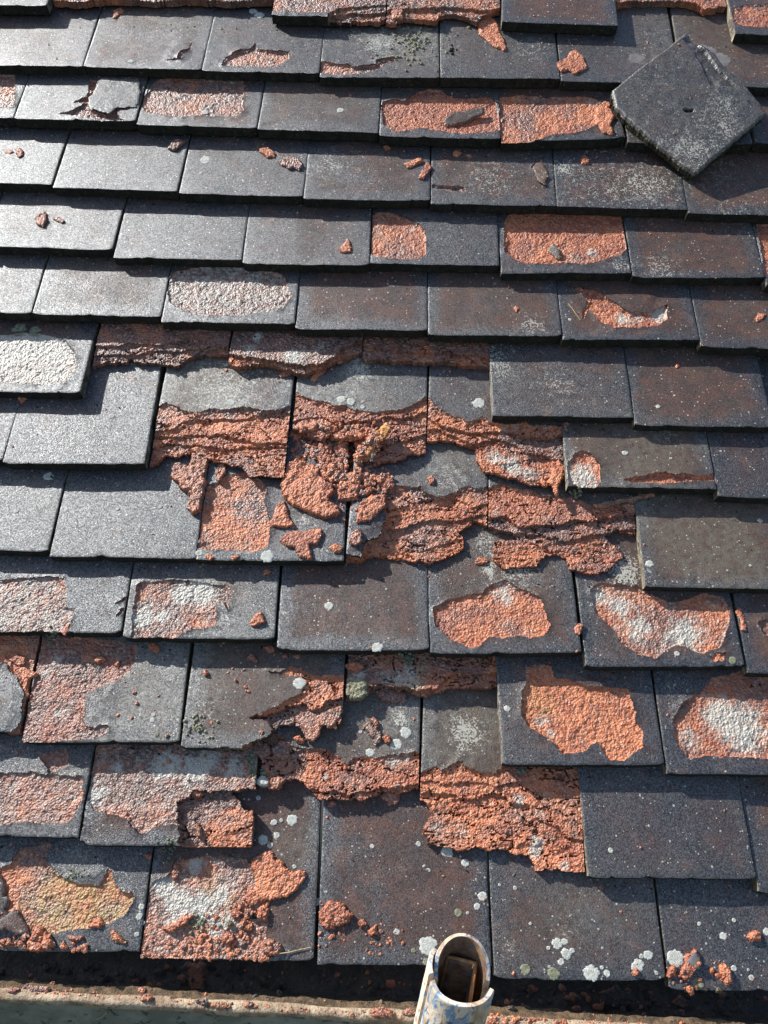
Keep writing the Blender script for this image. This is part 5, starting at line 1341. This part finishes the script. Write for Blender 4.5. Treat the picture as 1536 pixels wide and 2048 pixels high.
M_GREEN = plain_material('grey_green_lichen', (0.10, 0.12, 0.075), (0.25, 0.28, 0.20), 300, 0.95, 0.9, 0.002, (0.33, 0.36, 0.30))
moss('r', 1190, 235, 190, 130)
moss('r', 1385, 262, 40, 10, M_SIDE)
moss('E', 790, 905, 70, 45, M_MOSS, 0.0026)
moss('f', 85, 960, 70, 30, M_GREEN, 0.003)
moss('f', 150, 1080, 80, 30, M_GREEN, 0.003)
moss('f', 1350, 140, 70, 30, M_GREEN, 0.003)
moss('k', 540, 640, 110, 40, M_GREEN, 0.0025)
moss('i', 600, 650, 120, 30, M_GREEN, 0.0025)
moss('j', 660, 300, 100, 50, M_GREEN, 0.0012)
moss('c', 1060, 660, 50, 22, M_MOSS, 0.0025)
moss('g', 900, 970, 40, 16, M_GREEN, 0.003)
moss('h', 400, 50, 90, 24, M_GREEN, 0.0025)
moss('d', 370, 1170, 60, 14, M_MOSS, 0.002)

# ------------------------------------------------------------------ crumbs: far too many to count, one mesh each place


def crumbs(name, label, areas, mat, seed, sizes=(0.0006, 0.0026)):
    r = random.Random(seed)
    V = []; F = []; wv = []
    phi = (1 + 5 ** 0.5) / 2
    ico = np.array([(-1, phi, 0), (1, phi, 0), (-1, -phi, 0), (1, -phi, 0), (0, -1, phi), (0, 1, phi), (0, -1, -phi), (0, 1, -phi), (phi, 0, -1), (phi, 0, 1), (-phi, 0, -1), (-phi, 0, 1)]) / 1.9
    icf = np.array([(0, 11, 5), (0, 5, 1), (0, 1, 7), (0, 7, 10), (0, 10, 11), (1, 5, 9), (5, 11, 4), (11, 10, 2), (10, 7, 6), (7, 1, 8), (3, 9, 4), (3, 4, 2), (3, 2, 6), (3, 6, 8), (3, 8, 9), (4, 9, 5), (2, 4, 11), (6, 2, 10), (8, 6, 7), (9, 8, 1)])
    nb = 0
    for (view, poly, n, lo_, hi_) in areas:
        P = zp(view, poly)
        xs = [p[0] for p in P]; ys = [p[1] for p in P]
        k = 0; tries = 0
        while k < n and tries < n * 20:
            tries += 1
            x = r.uniform(min(xs), max(xs)); y = r.uniform(min(ys), max(ys))
            if not inside(np.array([x]), np.array([y]), P)[0]: continue
            h, ob = hit(x, y)
            if h is None: continue
            s = (lo_ + (hi_ - lo_) * r.random() ** 2.2) / 1000
            jit = np.array([[r.uniform(.6, 1.25) for _ in range(3)] for _ in range(12)])
            sc = np.array([r.uniform(.7, 1.5), r.uniform(.7, 1.3), r.uniform(.25, .7)])
            a = r.uniform(0, 6.283)
            rot = np.array([[math.cos(a), -math.sin(a), 0], [math.sin(a), math.cos(a), 0], [0, 0, 1]])
            pts = (ico * jit * sc * s) @ rot.T
            c = h + np.array([0, 0, s * 0.25])
            V.append((pts + c) @ RWN.T + np.array(EAVE))
            F.append(icf + nb); nb += 12
            wv += [min(1, max(0, r.gauss(.2, .25)))] * 12
            k += 1
    V = np.concatenate(V); F = np.concatenate(F)
    z = np.zeros(len(V))
    me = make_mesh(name, V, [F], np.zeros(len(F), bool), None, dict(weather=np.array(wv), white=z, yellow=z))
    return tag(link(name, me, None, (mat,)), label, 'crumbs', None, 'stuff')


bpy.context.view_layer.update()
DEPS = bpy.context.evaluated_depsgraph_get()
crumbs('clay_crumbs', 'heap of orange clay crumbs spilled in the middle of the roof', [
    ('b', [(230, 830), (560, 790), (900, 780), (960, 900), (900, 1050), (740, 1130), (880, 1180), (1000, 1229), (620, 1229), (420, 1100), (250, 1060)], 560, 0.8, 4.4),
    ('b', [(560, 860), (820, 800), (900, 880), (760, 1040), (600, 1060)], 300, 1.0, 4.0),
    ('e', [(280, 140), (560, 60), (820, 240), (830, 360), (560, 440), (380, 400), (260, 200)], 240, .8, 3.6),
    ('e', [(440, 460), (560, 440), (560, 640), (440, 680)], 18, .8, 2.6)], M_CORE, 21)
crumbs('clay_crumbs', 'orange clay crumbs strewn along the bottom left tile tails', [
    ('k', [(650, 480), (1060, 480), (1060, 700), (1180, 860), (1050, 920), (500, 880), (300, 760), (520, 700)], 170, .8, 3.4),
    ('k', [(100, 780), (650, 780), (1100, 880), (1050, 930), (90, 915)], 140, .7, 2.6),
    ('j', [(0, 900), (260, 850), (520, 930), (820, 930), (820, 1010), (0, 980)], 70, .7, 3.0)], M_CORE, 22)
crumbs('clay_crumbs', 'orange clay crumbs beside the joint on a bottom tile', [
    ('G', [(1272, 600), (1400, 650), (1380, 760), (1330, 790), (1272, 790)], 45, .7, 2.8), ('H', [(-80, 690), (90, 700), (90, 800), (-60, 830)], 45, .6, 2.4)], M_CORE, 23)
crumbs('clay_crumbs', 'orange clay crumbs around the lumps on the bottom right tile', [
    ('n', [(990, 190), (1200, 140), (1400, 160), (1536, 180), (1536, 310), (1010, 310)], 50, .6, 2.4)], M_CORE, 24)
crumbs('clay_crumbs', 'sparse orange clay specks scattered over the dark tile faces', [
    ('P', [(0, 0), (1536, 0), (1536, 1980), (0, 1900)], 230, .45, 1.7),
    ('P', [(180, 690), (980, 690), (1260, 1080), (700, 1110), (300, 960)], 60, .5, 2.2),
    ('P', [(0, 1270), (690, 1290), (700, 1420), (540, 1580), (0, 1520)], 90, .6, 2.6)], M_CORE, 25)
crumbs('gutter_crumbs', 'brown crumbs and grit on the silt behind the gutter lip', [
    ('m', [(0, 158), (400, 190), (700, 208), (1100, 245), (1536, 270), (1536, 285), (1100, 262), (700, 232), (0, 182)], 170, .4, 2.0),
    ('n', [(40, 455), (300, 470), (800, 492), (1100, 497), (1100, 501), (40, 501)], 90, .7, 3.2)], M_CORE, 26)
crumbs('gutter_crumbs', 'broken orange and brown clay bits sunk in the gutter mud', [('m', [(0, 70), (500, 90), (1500, 110), (1500, 235), (900, 215), (0, 150)], 40, 1.0, 4.5), ('n', [(90, 290), (1000, 300), (1536, 330), (1536, 480), (90, 450)], 50, 1.0, 5.0)], M_CORE, 28)
crumbs('gutter_crumbs', 'dark wet debris lying in the shaded gutter', [
    ('m', [(0, 60), (500, 80), (1500, 100), (1500, 230), (900, 210), (0, 140)], 160, 1.0, 5.0), ('n', [(90, 290), (1000, 300), (1536, 330), (1536, 480), (90, 440)], 120, .8, 4.5)], M_MUD, 27)

LAPS = [('P', [(c[0] + 4, c[1] + d0), (c[2] - 4, c[3] + d0), (c[2] - 4, c[3] + d0 + 16), (c[0] + 4, c[1] + d0 + 16)]) for rw in ROWS for c in ROWS[rw] if rw > 1 for d0 in (6 + rw * 1.5,) if c[2] > 0 and c[0] < 1536]
crumbs('lap_grit', 'orange and brown grit caught in the laps under the tile tails', [(v, q, 5, .5, 2.0) for v, q in LAPS], M_CORE, 31)
crumbs('lap_moss', 'grey-green specks of moss caught in the laps under the tile tails', [(v, q, 4, .5, 1.7) for v, q in LAPS], M_GREEN, 32)
crumbs('lap_grit', 'dark soot grit along the laps and joints of the roof', [(v, q, 9, .4, 1.5) for v, q in LAPS], M_SIDE, 33)
# ------------------------------------------------------------------ the metal tube end standing in front of the gutter
def paint_material():
    t = NT('spattered_paint_on_rust')
    co, rnd = t.mapped(t.coord(), None)
    st = t.n('ShaderNodeMapping'); st.inputs['Scale'].default_value = (1.0, 1.0, 0.35)
    t.l(co, st.inputs['Vector'])
    sv = st.outputs[0]
    n1 = t.noise(sv, 60, 4, 0.65, 0.8)
    n2 = t.noise(sv, 95, 4, 0.7, 1.2)
    n3 = t.noise(sv, 150, 4, 0.7, 0.6)
    base = t.mix(t.ramp(n1, 0.30, 0.52), (0.36, 0.235, 0.135), (0.58, 0.50, 0.40))
    base = t.mix(t.ramp(n2, 0.53, 0.60), base, (0.14, 0.27, 0.42))
    base = t.mix(t.ramp(n3, 0.58, 0.66, 0, .9), base, (0.30, 0.13, 0.055))
    base = t.mix(t.ramp(t.noise(sv, 120, 3, 0.6, 1.5), 0.62, 0.67, 0, .9), base, (0.05, 0.07, 0.11))
    base = t.mix(t.ramp(t.noise(co, 320, 3, 0.6), 0.66, 0.72), base, (0.62, 0.60, 0.55))
    t.l(base, t.b.inputs['Base Color'])
    t.l(t.ramp(n3, 0.3, 0.7, 0.35, 0.65), t.b.inputs['Roughness'])
    t.l(t.bump(t.noise(co, 260, 4, 0.6), 0.5, 0.0012), t.b.inputs['Normal'])
    return t.m


M_PAINT = paint_material()
M_RUST = plain_material('rusty_tube_inside', (0.10, 0.055, 0.03), (0.24, 0.15, 0.085), 80, 0.8, 0.6, 0.001, (0.09, 0.12, 0.16))
TUBE_D = 0.690
tc_r = CAMR + ray_r(925, 1940) * TUBE_D
TC_W = RWN @ tc_r + np.array(EAVE)
TUBE = bpy.data.objects.new('metal_tube', None)
COL.objects.link(TUBE)
TUBE.matrix_local = Matrix.Translation(Vector(TC_W.tolist())) @ Matrix.Rotation(math.radians(4), 4, 'Y')
tag(TUBE, 'open end of a rusty paint-spattered metal tube standing up in front of the gutter', 'metal tube')


def shell(name, R, t, a0, a1, rim, zb, mats, hole=None, na=110, nz=150):
    """part of a tube wall between two angles (degrees, 0 = outward front); rim(a) is the height of its top edge"""
    A = np.radians(np.linspace(a0, a1, na))
    S = np.concatenate([np.linspace(0, 0.06, nz), np.linspace(0.06, 1.0, 12)[1:]])
    AA, SS_ = np.meshgrid(A, S)
    top = np.array([rim(math.degrees(x)) for x in A])
    Zz = top[None, :] - SS_ * (-zb)
    wobr = fbm(AA * 0.03, Zz, 0.02, 5, 2) * 0.0004
    rnd_ = 0.0016 * np.exp(-SS_ * (-zb) / 0.0012)
    def ring(r):
        return np.stack([np.sin(AA) * r, -np.cos(AA) * r, Zz], -1)
    Po = ring(R + wobr - rnd_ * 0.6); Pi = ring(R - t + wobr + rnd_ * 0.6)
    cell = np.ones((len(S) - 1, na - 1), bool)
    if hole is not None:
        ha, hz, wa, wz = hole
        m = ((np.degrees(AA) - ha) / wa) ** 2 + ((Zz - hz) / wz) ** 2 < 1
        cell &= ~((m[:-1, :-1].astype(int) + m[1:, 1:] + m[1:, :-1] + m[:-1, 1:]) >= 2)
    n = AA.size
    ids = np.arange(n).reshape(AA.shape)
    a = ids[:-1, :-1]; b = ids[:-1, 1:]; d = ids[1:, 1:]; e = ids[1:, :-1]
    F = [np.stack([a[cell], e[cell], d[cell], b[cell]], 1), np.stack([a[cell], b[cell], d[cell], e[cell]], 1) + n]
    pad = np.pad(cell, 1)
    W = []
    for dy, dx, p, q in ((-1, 0, a, b), (1, 0, d, e), (0, -1, e, a), (0, 1, b, d)):
        k = cell & ~pad[1 + dy:pad.shape[0] - 1 + dy, 1 + dx:pad.shape[1] - 1 + dx]
        W.append(np.stack([p[k], q[k], q[k] + n, p[k] + n], 1))
    F.append(np.concatenate(W))
    V = np.concatenate([Po.reshape(-1, 3), Pi.reshape(-1, 3)])
    mi = np.concatenate([np.zeros(len(F[0]), int), np.ones(len(F[1]), int), np.zeros(len(F[2]), int)])
    sm = np.concatenate([np.ones(len(F[0]) + len(F[1]), bool), np.zeros(len(F[2]), bool)])
    return link(name, make_mesh(name, V, F, sm, mi), TUBE, mats)


PM = (M_PAINT, M_RUST)
shell('outer_sleeve', 0.0300, 0.0050, -66, 62, lambda a: 0.0015 * math.cos(math.radians(a * 2)) - 0.003 + 0.004 * max(0, (abs(a) - 45) / 20), -0.62, PM, hole=(4, -0.029, 24, 0.0045))
shell('outer_sleeve', 0.0300, 0.0050, -128, -74, lambda a: 0.004 - 0.006 * max(0, (abs(a) - 110) / 18), -0.62, PM)
shell('inner_tongue', 0.0246, 0.0046, 82, 284, lambda a: 0.014 - 0.020 * (abs(a - 183) / 100) ** 2, -0.62, PM)
bx_v = []
for h in (0.0142, 0.0112):
    for z in (-0.0075, -0.40):
        for (x, y) in ((-1, -1), (1, -1), (1, 1), (-1, 1)):
            bx_v.append((x * h * 0.98 - 0.001, y * h + 0.0005, z - (0.022 if y < 0 and z > -0.1 else 0)))
bx_f, bx_m = [], []
for k in (1, 2):                                       # only the right and back webs stand this high
    k2 = (k + 1) % 4
    bx_f += [(k, k2, 8 + k2, 8 + k), (4 + k, 4 + k2, k2, k), (8 + k, 8 + k2, 12 + k2, 12 + k)]
    bx_m += [0, 0, 1]
bx_f += [(1, 9, 13, 5), (3, 7, 15, 11)]; bx_m += [0, 0]
box_ = link('inner_web', make_mesh('inner_web', np.array(bx_v), [np.array(bx_f)], None, bx_m), TUBE, (M_OCHRE, M_RUST))  # clay ochre on the metal paints these webs as sunlit
box_.rotation_euler = (0, 0, math.radians(-8))

# dry straws
M_STRAW = plain_material('dry_straw', (0.30, 0.22, 0.10), (0.45, 0.36, 0.2), 80, 0.8)


def straw(label, view, pts, rad, up):
    P = []
    for (x, y) in zp(view, pts):
        h, ob = hit(x, y)
        if h is not None: P.append(RWN @ (h + np.array([0, 0, up])) + np.array(EAVE))
    V = []; F = []
    for i, p in enumerate(P):
        d = P[min(i + 1, len(P) - 1)] - P[max(i - 1, 0)]
        d = d / np.linalg.norm(d)
        s1 = np.cross(d, [0.1, 0.2, 1]); s1 /= np.linalg.norm(s1); s2 = np.cross(d, s1)
        for k in range(5):
            a = 2 * math.pi * k / 5
            V.append(p + rad * (1 - 0.6 * i / len(P)) * (s1 * math.cos(a) + s2 * math.sin(a)))
    for i in range(len(P) - 1):
        for k in range(5):
            F.append((i * 5 + k, i * 5 + (k + 1) % 5, i * 5 + 5 + (k + 1) % 5, i * 5 + 5 + k))
    tag(link('straw', make_mesh('straw', np.array(V), [np.array(F)]), None, (M_STRAW,)), label, 'straw')


straw('thin dry straw on the tail of the lichen-covered tile', 'k', [(1150, 872), (1220, 862), (1300, 842), (1390, 822)], 0.0006, 0.0012)
straw('bent dry straw hanging over the gutter lip', 'm', [(385, 258), (375, 265), (362, 276), (345, 282)], 0.0006, 0.001)
straw('short straw-coloured root on the wavy spalled tile', 's', [(390, 195), (415, 225), (435, 255), (460, 290)], 0.0006, 0.0008)
